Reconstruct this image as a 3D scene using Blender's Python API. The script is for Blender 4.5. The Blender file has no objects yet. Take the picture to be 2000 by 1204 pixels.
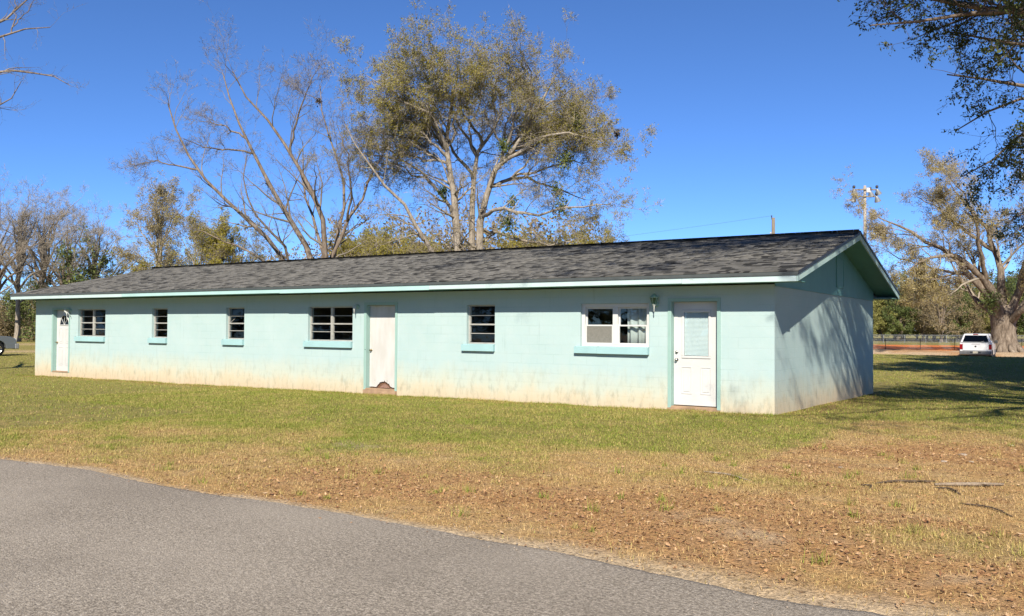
import bpy, bmesh, math, random
import numpy as np
from mathutils import Matrix, Vector

# ---------------------------------------------------------------- camera, sky, sun, exposure
scene = bpy.context.scene
C = scene.collection
random.seed(7)
RAD = math.radians

CAM = np.array((4.455, -15.779, 1.5915))
YAW, PITCH, ROLL, FPX = 0.57273, 0.0220, 0.00587, 1672.6
cy_, sy_, cp_, sp_ = math.cos(YAW), math.sin(YAW), math.cos(PITCH), math.sin(PITCH)
FWD = np.array((-sy_*cp_, cy_*cp_, sp_)); r0 = np.array((cy_, sy_, 0.0)); u0 = np.cross(r0, FWD)
RGT = math.cos(ROLL)*r0 + math.sin(ROLL)*u0; UPV = -math.sin(ROLL)*r0 + math.cos(ROLL)*u0
cam_data = bpy.data.cameras.new('camera'); cam = bpy.data.objects.new('camera', cam_data); C.objects.link(cam)
cam_data.sensor_width = 36; cam_data.lens = 36*FPX/2000; cam_data.clip_start = 0.1; cam_data.clip_end = 3000
cam.matrix_world = Matrix(((RGT[0], UPV[0], -FWD[0], CAM[0]), (RGT[1], UPV[1], -FWD[1], CAM[1]),
                           (RGT[2], UPV[2], -FWD[2], CAM[2]), (0, 0, 0, 1)))
scene.camera = cam

SUN = np.array((0.365, -0.713, 0.600)); SUN /= np.linalg.norm(SUN)      # towards the sun
ELEV = math.asin(SUN[2]); AZ = math.atan2(SUN[0], SUN[1])
world = bpy.data.worlds.new('World'); scene.world = world; world.use_nodes = True
wn = world.node_tree.nodes; wl = world.node_tree.links; wn.clear()
wo = wn.new('ShaderNodeOutputWorld'); wb = wn.new('ShaderNodeBackground'); sky = wn.new('ShaderNodeTexSky')
sky.sky_type = 'NISHITA'; sky.sun_disc = False; sky.sun_elevation = ELEV; sky.sun_rotation = AZ
sky.altitude = 2000; sky.air_density = 0.7; sky.dust_density = 0.0; sky.ozone_density = 10.0
wb.inputs['Strength'].default_value = 0.105
hs = wn.new('ShaderNodeHueSaturation'); hs.inputs['Saturation'].default_value = 1.01      # clear spring air, a little deeper blue
wl.new(sky.outputs[0], hs.inputs['Color']); wl.new(hs.outputs[0], wb.inputs[0]); wl.new(wb.outputs[0], wo.inputs[0])
sun_d = bpy.data.lights.new('sun', 'SUN'); sun_o = bpy.data.objects.new('sun', sun_d); C.objects.link(sun_o)
sun_d.energy = 5.0; sun_d.angle = RAD(0.53); sun_d.color = (1.0, 0.925, 0.80)
sun_o.rotation_euler = Vector((-SUN[0], -SUN[1], -SUN[2])).to_track_quat('-Z', 'Y').to_euler(); sun_o.location = (20, -40, 40)
scene.view_settings.view_transform = 'Standard'; scene.view_settings.look = 'None'
scene.view_settings.exposure = 0.82; scene.view_settings.gamma = 1.0; scene.view_settings.use_curve_mapping = False
scene.cycles.max_bounces = 8; scene.cycles.transparent_max_bounces = 16

# ---------------------------------------------------------------- helpers
def srgb(r, g, b):
    f = lambda c: (c/255)/12.92 if c/255 <= 0.04045 else ((c/255+0.055)/1.055)**2.4
    return (f(r), f(g), f(b), 1)

def tag(o, label=None, cat=None, group=None, kind=None):
    if label: o['label'] = label
    if cat: o['category'] = cat
    if group: o['group'] = group
    if kind: o['kind'] = kind
    return o

def empty(name, loc=(0, 0, 0), rz=0.0, parent=None):
    o = bpy.data.objects.new(name, None); C.objects.link(o); o.location = loc; o.rotation_euler = (0, 0, rz)
    o.empty_display_size = 0.2
    if parent: o.parent = parent
    return o

def link(name, me, parent=None, loc=None):
    o = bpy.data.objects.new(name, me); C.objects.link(o)
    if parent: o.parent = parent
    if loc is not None: o.location = loc
    return o

def np_mesh(name, V, F, mat, attr=None, smooth=False, attrname='shade'):
    """V (N,3), F (M,k) arrays, or a list of such F arrays"""
    me = bpy.data.meshes.new(name)
    Fs = F if isinstance(F, list) else [F]
    Fs = [f for f in Fs if len(f)]
    V = np.ascontiguousarray(V, dtype=np.float32)
    nl = sum(f.size for f in Fs); nf = sum(len(f) for f in Fs)
    me.vertices.add(len(V)); me.vertices.foreach_set('co', V.ravel())
    me.loops.add(nl); me.loops.foreach_set('vertex_index', np.concatenate([f.ravel() for f in Fs]).astype(np.int32))
    me.polygons.add(nf)
    sizes = np.concatenate([np.full(len(f), f.shape[1]) for f in Fs])
    starts = np.concatenate([[0], np.cumsum(sizes)[:-1]]).astype(np.int32)
    me.polygons.foreach_set('loop_start', starts)
    try: me.polygons.foreach_set('loop_total', sizes.astype(np.int32))
    except Exception: pass
    if smooth: me.polygons.foreach_set('use_smooth', np.ones(nf, dtype=bool))
    if attr is not None:
        attr = np.asarray(attr, dtype=np.float32)
        if attr.ndim == 1:
            a = me.attributes.new(attrname, 'FLOAT', 'POINT'); a.data.foreach_set('value', attr)
        else:
            a = me.attributes.new(attrname, 'FLOAT_COLOR', 'POINT')
            a.data.foreach_set('color', np.concatenate([attr, np.ones((len(attr), 1), np.float32)], 1).astype(np.float32).ravel())
    me.update(calc_edges=True); me.validate()
    if mat: me.materials.append(mat)
    return me

class MB:
    """collects simple solids and links them as one mesh object"""
    def __init__(s): s.v = []; s.f = []
    def add(s, vs, fs):
        n = len(s.v); s.v += [tuple(v) for v in vs]; s.f += [tuple(i+n for i in f) for f in fs]; return s
    def box(s, x0, x1, y0, y1, z0, z1):
        return s.add([(x0,y0,z0),(x1,y0,z0),(x1,y1,z0),(x0,y1,z0),(x0,y0,z1),(x1,y0,z1),(x1,y1,z1),(x0,y1,z1)],
                     [(0,3,2,1),(4,5,6,7),(0,1,5,4),(1,2,6,5),(2,3,7,6),(3,0,4,7)])
    def prism(s, poly, h0, h1, ax='x'):
        """polygon of (a,b) extruded along ax from h0 to h1; for x: (y,z), y: (x,z), z: (x,y)"""
        m = {'x': lambda a,b,h:(h,a,b), 'y': lambda a,b,h:(a,h,b), 'z': lambda a,b,h:(a,b,h)}[ax]
        n = len(poly); vs = [m(a,b,h0) for a,b in poly]+[m(a,b,h1) for a,b in poly]
        return s.add(vs, [tuple(range(n))[::-1], tuple(range(n, 2*n))]+[(i,(i+1)%n,n+(i+1)%n,n+i) for i in range(n)])
    def tube(s, p, r, sides=8, cap=True):
        p = [Vector(q) for q in p]; rr = r if isinstance(r, (list, tuple)) else [r]*len(p)
        vs = []; fs = []
        for i, q in enumerate(p):
            d = (p[min(i+1, len(p)-1)]-p[max(i-1, 0)]).normalized()
            a = d.orthogonal().normalized() if i == 0 else (a-d*a.dot(d)).normalized()
            b = d.cross(a)
            for k in range(sides):
                t = 2*math.pi*k/sides; vs.append(q+(a*math.cos(t)+b*math.sin(t))*rr[i])
        for i in range(len(p)-1):
            for k in range(sides):
                k2 = (k+1) % sides; fs.append((i*sides+k, i*sides+k2, (i+1)*sides+k2, (i+1)*sides+k))
        if cap: fs += [tuple(range(sides))[::-1], tuple(range((len(p)-1)*sides, len(p)*sides))]
        return s.add(vs, fs)
    def lathe(s, prof, c=(0,0,0), ax='z', n=16):
        """prof list of (r,h) about axis ax through c"""
        vs = []; fs = []
        for r, h in prof:
            for k in range(n):
                t = 2*math.pi*k/n; a, b = r*math.cos(t), r*math.sin(t)
                q = {'z': (a,b,h), 'x': (h,a,b), 'y': (a,h,b)}[ax]; vs.append((q[0]+c[0], q[1]+c[1], q[2]+c[2]))
        for i in range(len(prof)-1):
            for k in range(n):
                k2 = (k+1) % n; fs.append((i*n+k, i*n+k2, (i+1)*n+k2, (i+1)*n+k))
        return s.add(vs, fs)
    def build(s, name, mat, parent=None, bevel=0, smooth=False, loc=None):
        me = bpy.data.meshes.new(name); me.from_pydata(s.v, [], s.f); me.update()
        bm = bmesh.new(); bm.from_mesh(me); bmesh.ops.recalc_face_normals(bm, faces=bm.faces); bm.to_mesh(me); bm.free()
        if smooth:
            for p in me.polygons: p.use_smooth = True
        me.materials.append(mat)
        o = link(name, me, parent, loc)
        if bevel:
            b = o.modifiers.new('bevel', 'BEVEL'); b.width = bevel; b.segments = 2; b.limit_method = 'ANGLE'
        return o

# value noise
def _h(ix, iy, seed):
    n = (ix.astype(np.int64)*374761393 + iy.astype(np.int64)*668265263 + seed*144665 + 1013904223) & 0x7fffffff
    n = ((n ^ (n >> 13))*1274126177) & 0x7fffffff
    return ((n ^ (n >> 16)) & 0xffff)/65535.0
def vnoise(x, y, seed=0):
    ix = np.floor(x); iy = np.floor(y); fx = x-ix; fy = y-iy
    fx = fx*fx*(3-2*fx); fy = fy*fy*(3-2*fy)
    a = _h(ix,iy,seed); b = _h(ix+1,iy,seed); c = _h(ix,iy+1,seed); d = _h(ix+1,iy+1,seed)
    return (a*(1-fx)+b*fx)*(1-fy)+(c*(1-fx)+d*fx)*fy
def fbm(x, y, seed=0, o=4):
    s = 0; a = .5; t = 0
    for i in range(o):
        s = s+a*vnoise(x*2**i+i*17.3, y*2**i-i*9.1, seed+i); t += a; a *= .55
    return s/t
def sstep(a, b, x):
    t = np.clip((x-a)/(b-a), 0, 1); return t*t*(3-2*t)

# ---------------------------------------------------------------- materials
def mat(name, rough=0.8, spec=0.3, metal=0.0):
    m = bpy.data.materials.new(name); m.use_nodes = True
    nt = m.node_tree; b = nt.nodes['Principled BSDF']
    b.inputs['Roughness'].default_value = rough; b.inputs['Specular IOR Level'].default_value = spec; b.inputs['Metallic'].default_value = metal
    return m, nt, b
class N:
    """tiny node-graph helper"""
    def __init__(s, nt): s.nt = nt
    def n(s, t, **kw):
        x = s.nt.nodes.new(t)
        for k, v in kw.items(): setattr(x, k, v)
        return x
    def l(s, a, b): s.nt.links.new(a, b)
    def pos(s): return s.n('ShaderNodeNewGeometry').outputs['Position']
    def obj(s): return s.n('ShaderNodeTexCoord').outputs['Object']
    def mapv(s, v, scale=(1,1,1), loc=(0,0,0)):
        m = s.n('ShaderNodeMapping'); m.inputs['Scale'].default_value = scale; m.inputs['Location'].default_value = loc; s.l(v, m.inputs[0]); return m.outputs[0]
    def noise(s, v, scale, detail=4, rough=.55):
        x = s.n('ShaderNodeTexNoise'); x.inputs['Scale'].default_value = scale; x.inputs['Detail'].default_value = detail
        x.inputs['Roughness'].default_value = rough; s.l(v, x.inputs['Vector']); return x.outputs['Fac']
    def ramp(s, f, stops):
        r = s.n('ShaderNodeValToRGB'); e = r.color_ramp.elements
        while len(e) < len(stops): e.new(0.5)
        for i, (p, c) in enumerate(stops): e[i].position = p; e[i].color = c if len(c) == 4 else (*c, 1)
        s.l(f, r.inputs[0]); return r.outputs[0]
    def rampf(s, f, a, b, lo=0., hi=1.):
        m = s.n('ShaderNodeMapRange'); m.inputs[1].default_value = a; m.inputs[2].default_value = b
        m.inputs[3].default_value = lo; m.inputs[4].default_value = hi; s.l(f, m.inputs[0]); return m.outputs[0]
    def mix(s, f, a, b, mode='MIX'):
        m = s.n('ShaderNodeMix', data_type='RGBA', blend_type=mode)
        for sock, v in ((0, f), (6, a), (7, b)):
            if hasattr(v, 'is_linked'): s.l(v, m.inputs[sock])
            elif sock == 0: m.inputs[0].default_value = v
            else: m.inputs[sock].default_value = v if len(v) == 4 else (*v, 1)
        return m.outputs[2]
    def math(s, op, a, b=0.0):
        m = s.n('ShaderNodeMath', operation=op)
        for i, v in enumerate((a, b)):
            if hasattr(v, 'is_linked'): s.l(v, m.inputs[i])
            else: m.inputs[i].default_value = v
        return m.outputs[0]
    def sep(s, v):
        x = s.n('ShaderNodeSeparateXYZ'); s.l(v, x.inputs[0]); return x.outputs
    def attr(s, name, out='Fac'):
        a = s.n('ShaderNodeAttribute'); a.attribute_name = name; return a.outputs[out]
    def bump(s, h, strength, dist, b):
        x = s.n('ShaderNodeBump'); x.inputs['Strength'].default_value = strength; x.inputs['Distance'].default_value = dist
        s.l(h, x.inputs['Height']); s.l(x.outputs[0], b.inputs['Normal'])

def plain(name, col, rough=.7, spec=.3, metal=0., var=.12, scale=6., bump=0.):
    m, nt, b = mat(name, rough, spec, metal); g = N(nt)
    f = g.noise(g.obj(), scale, 5)
    lo = tuple(c*(1-var) for c in col[:3]); hi = tuple(min(1, c*(1+var)) for c in col[:3])
    g.l(g.ramp(f, [(.3, lo), (.7, hi)]), b.inputs['Base Color'])
    if bump: g.bump(g.noise(g.obj(), scale*8, 4), bump, .01, b)
    return m

M = {}
MINT = (0.47, 0.735, 0.67); AQUA = (0.32, 0.66, 0.66)
# painted block wall: mint paint, faint block joints, drips, clay splash at the foot
def wall_mat():
    m, nt, b = mat('mint_block_paint', .75, .25); g = N(nt); p = g.pos(); xyz = g.sep(p)
    hor = g.math('ADD', xyz[0], xyz[1])
    comb = g.n('ShaderNodeCombineXYZ'); g.l(hor, comb.inputs[0]); g.l(xyz[2], comb.inputs[1]); wv = comb.outputs[0]
    big = g.noise(wv, 1.1, 4); fine = g.noise(wv, 9, 5)
    col = g.mix(g.rampf(big, .3, .7), (0.525, .695, .685), (0.575, .735, .725))
    # chalky paler wash
    col = g.mix(g.math('MULTIPLY', g.rampf(g.noise(wv, 3.1, 6), .45, .75), .35), col, (.64, .75, .735))
    # block joints, slightly dirty
    br = g.n('ShaderNodeTexBrick'); br.inputs['Scale'].default_value = 1.0; br.inputs['Brick Width'].default_value = .40; br.inputs['Row Height'].default_value = .203
    br.inputs['Mortar Size'].default_value = .004; br.inputs['Mortar Smooth'].default_value = .6; br.inputs['Bias'].default_value = 0
    wob = g.n('ShaderNodeVectorMath', operation='ADD'); g.l(wv, wob.inputs[0]); wob.inputs[1].default_value = (0.07, .005, 0); g.l(wob.outputs[0], br.inputs['Vector'])
    jm = g.math('MULTIPLY', br.outputs['Fac'], g.rampf(g.noise(wv, .9, 3), .45, .72))
    col = g.mix(g.math('MULTIPLY', jm, .65), col, (.25, .42, .36))
    # vertical drips
    dr = g.noise(g.mapv(wv, (9, .5, 1)), 1.0, 5, .65)
    drm = g.math('MULTIPLY', g.rampf(dr, .58, .75), g.rampf(g.noise(wv, .7, 2), .45, .7))
    col = g.mix(g.math('MULTIPLY', drm, .5), col, (.20, .29, .22))
    # splash of clay at the foot, higher in places
    hgt = g.math('ADD', xyz[2], g.math('MULTIPLY', g.math('SUBTRACT', g.noise(wv, 1.3, 5), .5), .55))
    hgt = g.math('ADD', hgt, g.math('MULTIPLY', g.math('SUBTRACT', g.noise(g.mapv(wv, (7, .8, 1)), 1.5, 4), .5), .28))
    col = g.mix(g.rampf(hgt, .78, .12, 0, .82), col, (.78, .73, .53))
    col = g.mix(g.rampf(hgt, .34, -.14, 0, .85), col, (.76, .575, .375))
    # mildew near the ground
    mil = g.math('MULTIPLY', g.rampf(g.noise(g.mapv(wv, (5, 1.6, 1)), 1.7, 6, .7), .50, .70), g.rampf(xyz[2], .85, .0))
    col = g.mix(g.math('MULTIPLY', mil, .62), col, (.27, .27, .20))
    hl = g.noise(g.mapv(wv, (30, .35, 1)), 1.0, 3, .5)
    hm = g.math('MULTIPLY', g.rampf(hl, .70, .74), g.rampf(g.noise(g.mapv(wv, (1, 1.5, 1), (3, 8, 0)), .8, 3), .50, .62))
    col = g.mix(g.math('MULTIPLY', hm, .55), col, (.16, .22, .18))
    spk = g.math('MULTIPLY', g.rampf(g.noise(wv, 17, 2), .77, .80), .6)
    col = g.mix(spk, col, (.18, .22, .18))
    g.l(col, b.inputs['Base Color'])
    h = g.math('ADD', g.math('MULTIPLY', fine, .5), g.math('MULTIPLY', g.noise(wv, 45, 4), .4))
    h = g.math('SUBTRACT', h, g.math('MULTIPLY', br.outputs['Fac'], .45))
    g.bump(h, .35, .012, b)
    return m
M['wall'] = wall_mat()
def paint(name, col, chip=(.18, .15, .12), amount=.66, rough=.6, stretch=(1.2, 8, 14)):
    m, nt, b = mat(name, rough, .3); g = N(nt); p = g.pos()
    c = g.mix(g.rampf(g.noise(p, 2.0, 5), .3, .7), tuple(x*.93 for x in col), tuple(min(.9, x*1.06) for x in col))
    ch = g.math('MULTIPLY', g.rampf(g.noise(g.mapv(p, stretch), 2.2, 6, .7), amount, amount+.03), .85)
    c = g.mix(ch, c, chip); g.l(c, b.inputs['Base Color'])
    g.bump(g.noise(g.mapv(p, (3, 20, 20)), 2, 4), .2, .005, b)
    return m
M['fascia'] = paint('pale_mint_fascia_paint', (.66, .82, .81), amount=.67)
M['fascia_aqua'] = paint('aqua_fascia_paint', (.53, .79, .765), amount=.72)
M['drip'] = plain('slate_drip_edge', (.10, .115, .115), .5, .3)
M['rake'] = paint('pale_mint_rake_paint', (.55, .76, .72), amount=.68)
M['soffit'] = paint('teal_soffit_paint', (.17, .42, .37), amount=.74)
M['gable'] = paint('teal_gable_paint', (.19, .44, .42), amount=.76, stretch=(1, 1, 3))
M['sill'] = paint('aqua_sill_paint', (.45, .71, .725), amount=.72, chip=(.2, .3, .3))
M['jamb'] = paint('mint_jamb_paint', (.41, .62, .56), amount=.70, stretch=(8, 8, 1.5))
M['door'] = paint('white_door_paint', (.80, .80, .78), amount=.80, chip=(.5, .48, .44), rough=.45)
def worn_door():
    m, nt, b = mat('worn_white_door_paint', .6, .3); g = N(nt); p = g.pos(); z = g.sep(p)[2]
    c = g.mix(g.rampf(g.noise(g.mapv(p, (4, 4, 1)), 1.5, 5), .35, .7), (.70, .68, .64), (.82, .81, .79))
    n = g.noise(g.mapv(p, (26, 26, 7)), 1.0, 5, .65)
    thr = g.rampf(z, .05, .9, .12, -.16)
    ch = g.rampf(g.math('ADD', n, thr), .70, .73)
    c = g.mix(ch, c, (.16, .11, .07)); g.l(c, b.inputs['Base Color']); g.bump(n, .3, .004, b); return m
M['worn_door'] = worn_door()
M['vinyl'] = plain('white_vinyl', (.82, .82, .80), .4, .4, var=.04)
M['alu'] = plain('weathered_aluminium', (.60, .59, .54), .5, .4, .25, .15, 9)
M['rust'] = plain('rotten_brown_board', (.22, .12, .075), .9, .1, var=.35, scale=20)
M['conc'] = plain('clay_stained_concrete', (.50, .34, .22), .95, .1, var=.25, scale=5, bump=.4)
M['chrome'] = plain('satin_nickel', (.55, .53, .50), .25, .5, 1.0, .1)
M['brass'] = plain('old_brass', (.45, .36, .22), .35, .5, 1.0, .2)
M['dark'] = plain('dark_gap', (.02, .018, .016), .9, .1)
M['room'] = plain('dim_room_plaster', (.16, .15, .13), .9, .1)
M['curtain'] = plain('white_curtain_cloth', (.72, .70, .66), .9, .1, var=.06)
M['screen'] = plain('grey_insect_screen', (.26, .25, .22), .9, .1, var=.10, scale=30)
M['blind'] = plain('pale_blind', (.95, .97, .97), .6, .3, var=.05)
M['black_iron'] = plain('black_drip_metal', (.035, .037, .04), .5, .3)
M['lantern'] = plain('mint_painted_lantern', (.40, .60, .50), .6, .3, var=.2)
M['lantern_white'] = plain('white_lantern_metal', (.72, .74, .70), .5, .4, var=.1)
def glass(name, tint=(.9, .95, .95), fres=1.45, rough=.0):
    m = bpy.data.materials.new(name); m.use_nodes = True; nt = m.node_tree; nt.nodes.clear(); g = N(nt)
    out = g.n('ShaderNodeOutputMaterial'); mx = g.n('ShaderNodeMixShader'); t = g.n('ShaderNodeBsdfTransparent'); gl = g.n('ShaderNodeBsdfGlossy')
    lw = g.n('ShaderNodeLayerWeight'); lw.inputs[0].default_value = .5
    f0 = ((fres-1)/(fres+1))**2; fr = g.math('ADD', g.math('MULTIPLY', g.math('POWER', lw.outputs['Facing'], 5.0), 1-f0), f0)
    t.inputs[0].default_value = (*tint, 1); gl.inputs['Roughness'].default_value = rough
    bp = g.n('ShaderNodeBump'); bp.inputs['Strength'].default_value = .12; bp.inputs['Distance'].default_value = .02
    g.l(g.noise(g.pos(), 2.5, 2), bp.inputs['Height']); g.l(bp.outputs[0], gl.inputs['Normal'])
    g.l(fr, mx.inputs[0]); g.l(t.outputs[0], mx.inputs[1]); g.l(gl.outputs[0], mx.inputs[2]); g.l(mx.outputs[0], out.inputs[0])
    return m
M['glass'] = glass('window_glass', fres=1.5)
M['car_glass'] = glass('car_glass', (.25, .3, .3), 1.5)
def shingle_mat():
    m, nt, b = mat('grey_asphalt_shingle', .9, .2); g = N(nt)
    a = g.attr('shade'); p = g.pos()
    c = g.ramp(a, [(0, (.018, .018, .017)), (.30, (.06, .059, .054)), (.42, (.142, .137, .124)), (.65, (.178, .171, .155)), (1, (.26, .25, .228))])
    c = g.mix(g.rampf(g.noise(p, 90, 3, .7), .3, .7, 0, .22), c, (.09, .088, .09))
    c = g.mix(g.rampf(g.noise(p, .5, 4), .45, .75, 0, .25), c, (.20, .19, .17))
    g.l(c, b.inputs['Base Color']); g.bump(g.noise(p, 160, 3), .5, .004, b); return m
M['shingle'] = shingle_mat()
def asphalt_mat():
    m, nt, b = mat('aged_asphalt', .92, .2); g = N(nt); p = g.pos()
    c = g.ramp(g.noise(p, 40, 6, .8), [(.32, (.10, .078, .056)), (.47, (.34, .29, .228)), (.58, (.57, .49, .39)), (.72, (.92, .81, .67))])
    v = g.n('ShaderNodeTexVoronoi'); v.inputs['Scale'].default_value = 85; g.l(p, v.inputs['Vector'])
    c = g.mix(g.rampf(v.outputs['Distance'], .0, .5, .9, .1), c, g.ramp(g.sep(v.outputs['Color'])[0], [(.0, (.07, .055, .042)), (.5, (.39, .335, .268)), (1, (.97, .86, .72))]))
    c = g.mix(g.rampf(g.noise(p, .55, 5), .42, .68, 0, .34), c, (.62, .54, .44))
    c = g.mix(g.rampf(g.noise(g.mapv(p, (1, 1, 1), (7, 3, 0)), .8, 4), .50, .75, 0, .35), c, (.25, .212, .168))
    g.l(c, b.inputs['Base Color'])
    h = g.math('ADD', g.noise(p, 70, 4, .7), g.math('MULTIPLY', v.outputs['Distance'], -.6)); g.bump(h, .9, .010, b); return m
M['asphalt'] = asphalt_mat()
def ground_mat():
    m, nt, b = mat('lawn_soil', .95, .1); g = N(nt); p = g.pos()
    c = g.attr('col', 'Color')
    n1 = g.noise(p, 7, 6, .7); n2 = g.noise(p, 38, 5, .7)
    c = g.mix(1.0, c, g.ramp(n1, [(.25, (.62, .60, .58)), (.5, (1, 1, 1)), (.75, (1.35, 1.3, 1.2))]), 'MULTIPLY')
    c = g.mix(1.0, c, g.ramp(n2, [(.28, (.30, .26, .22)), (.5, (1.12, 1.1, 1.05)), (.72, (1.9, 1.85, 1.7))]), 'MULTIPLY')  # random tone; its dark end paints in the shadowed gaps between grass blades
    g.l(c, b.inputs['Base Color']); g.bump(g.math('ADD', n2, g.math('MULTIPLY', n1, 1.5)), .8, .04, b); return m
M['ground'] = ground_mat()
def leafy(name, c0, c1, c2, trans=.35, rough=.6, speck=0.):
    m = bpy.data.materials.new(name); m.use_nodes = True; nt = m.node_tree; nt.nodes.clear(); g = N(nt)
    out = g.n('ShaderNodeOutputMaterial'); a = g.attr('shade')
    col = g.ramp(a, [(0, c0), (.5, c1), (1, c2)])
    if speck: col = g.mix(speck, col, g.ramp(g.noise(g.pos(), 55, 2, .6), [(.30, (.42, .38, .34)), (.5, (1, 1, 1)), (.70, (1.6, 1.55, 1.5))]), 'MULTIPLY')
    d = g.n('ShaderNodeBsdfPrincipled'); d.inputs['Roughness'].default_value = rough; d.inputs['Specular IOR Level'].default_value = .25; g.l(col, d.inputs['Base Color'])
    t = g.n('ShaderNodeBsdfTranslucent'); g.l(col, t.inputs[0]); mx = g.n('ShaderNodeMixShader'); mx.inputs[0].default_value = trans
    g.l(d.outputs[0], mx.inputs[1]); g.l(t.outputs[0], mx.inputs[2]); g.l(mx.outputs[0], out.inputs[0]); return m
M['grass'] = leafy('grass_blades', (.82, .57, .27), (.64, .55, .17), (.33, .41, .055), .30, .6, .9)
M['litter'] = leafy('dry_leaf_litter', (.26, .125, .06), (.57, .325, .155), (.82, .58, .35), .15, .6, .9)
M['bud'] = leafy('yellow_green_buds', (.27, .22, .035), (.47, .405, .05), (.62, .56, .10), .35)
M['tan_bud'] = leafy('tan_buds', (.32, .25, .10), (.54, .44, .18), (.70, .60, .29), .30)
M['oak'] = leafy('dark_oak_leaves', (.04, .06, .02), (.09, .125, .035), (.27, .28, .07), .30, .4)
M['olive'] = leafy('olive_leaves', (.16, .175, .05), (.38, .37, .10), (.60, .54, .18), .30)
M['pine'] = leafy('dark_evergreen_leaves', (.055, .085, .025), (.17, .22, .06), (.36, .38, .12), .25)
M['brush'] = leafy('brown_brush_leaves', (.20, .15, .075), (.38, .29, .145), (.58, .46, .25), .25)
def bark_mat(name, c0, c1, c2, sc=3.0):
    m, nt, b = mat(name, .95, .1); g = N(nt); p = g.obj()
    f = g.noise(g.mapv(p, (1, 1, .28)), sc*2.2, 6, .7)
    g.l(g.ramp(f, [(.28, c0), (.5, c1), (.72, c2)]), b.inputs['Base Color']); g.bump(f, 1.0, .06, b); return m
M['bark'] = bark_mat('grey_brown_bark', (.10, .075, .055), (.28, .22, .17), (.48, .40, .32))
M['bark_pale'] = bark_mat('pale_grey_bark', (.16, .13, .10), (.42, .36, .29), (.68, .60, .50))
M['bark_old'] = bark_mat('furrowed_old_bark', (.055, .04, .03), (.26, .205, .155), (.50, .415, .325), 2.2)
M['twig'] = plain('grey_brown_twigs', (.30, .26, .215), .9, .1, var=.3, scale=2)
M['twig_pale'] = plain('pale_grey_twigs', (.42, .36, .28), .9, .1, var=.25, scale=2)
M['twig_dark'] = plain('dark_twigs', (.15, .12, .095), .9, .1, var=.3, scale=2)
M['wood_pole'] = bark_mat('weathered_pole_wood', (.16, .13, .10), (.30, .25, .19), (.42, .36, .28), 2)
M['pole_pale'] = bark_mat('pale_pole_wood', (.38, .33, .27), (.52, .46, .39), (.64, .58, .50), 2)
M['galv'] = plain('galvanised_steel', (.42, .43, .43), .45, .5, .4, .1)
M['steel_dark'] = plain('dark_steel', (.06, .06, .06), .5, .4, .2)
M['wire'] = plain('dark_wire', (.06, .06, .065), .6, .3)
M['white_wire'] = plain('white_cable', (.6, .6, .58), .6, .3)
M['car_white'] = plain('white_car_paint', (.82, .82, .82), .25, .5, var=.02)
M['car_grey'] = plain('silver_grey_car_paint', (.24, .27, .29), .25, .5, .35, var=.03)
M['bumper'] = plain('grey_chrome_bumper', (.20, .20, .20), .35, .5, .3)
M['tyre'] = plain('black_rubber', (.022, .022, .023), .85, .2)
M['tail'] = plain('red_tail_lamp', (.30, .008, .010), .2, .5, var=.2)
M['plate'] = plain('cream_number_plate', (.72, .66, .50), .5, .3, var=.1)
M['headlamp'] = plain('clear_headlamp', (.6, .63, .65), .1, .6, var=.1)
M['bare_wood'] = bark_mat('bleached_dead_wood', (.30, .22, .15), (.47, .37, .27), (.60, .50, .39), 5)
M['stick'] = bark_mat('brown_stick_bark', (.10, .07, .045), (.20, .145, .10), (.33, .26, .19), 8)
M['stone'] = plain('pale_debris_stone', (.46, .38, .30), .9, .1, var=.25)
def chain_mat(name, dens, col):
    m = bpy.data.materials.new(name); m.use_nodes = True; nt = m.node_tree; nt.nodes.clear(); g = N(nt)
    out = g.n('ShaderNodeOutputMaterial'); mx = g.n('ShaderNodeMixShader'); t = g.n('ShaderNodeBsdfTransparent'); d = g.n('ShaderNodeBsdfPrincipled')
    d.inputs['Base Color'].default_value = (*col, 1); d.inputs['Roughness'].default_value = .5; d.inputs['Metallic'].default_value = .3
    xyz = g.sep(g.obj()); a = g.math('ADD', xyz[0], xyz[2]); b2 = g.math('SUBTRACT', xyz[0], xyz[2]); fs = []
    for v in (a, b2):
        fr = g.math('FRACT', g.math('MULTIPLY', v, 14.0)); fs.append(g.math('LESS_THAN', fr, dens))
    g.l(g.math('MAXIMUM', fs[0], fs[1]), mx.inputs[0]); g.l(t.outputs[0], mx.inputs[1]); g.l(d.outputs[0], mx.inputs[2]); g.l(mx.outputs[0], out.inputs[0]); return m
M['chain'] = chain_mat('galvanised_chain_link', .10, (.42, .44, .44))

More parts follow.
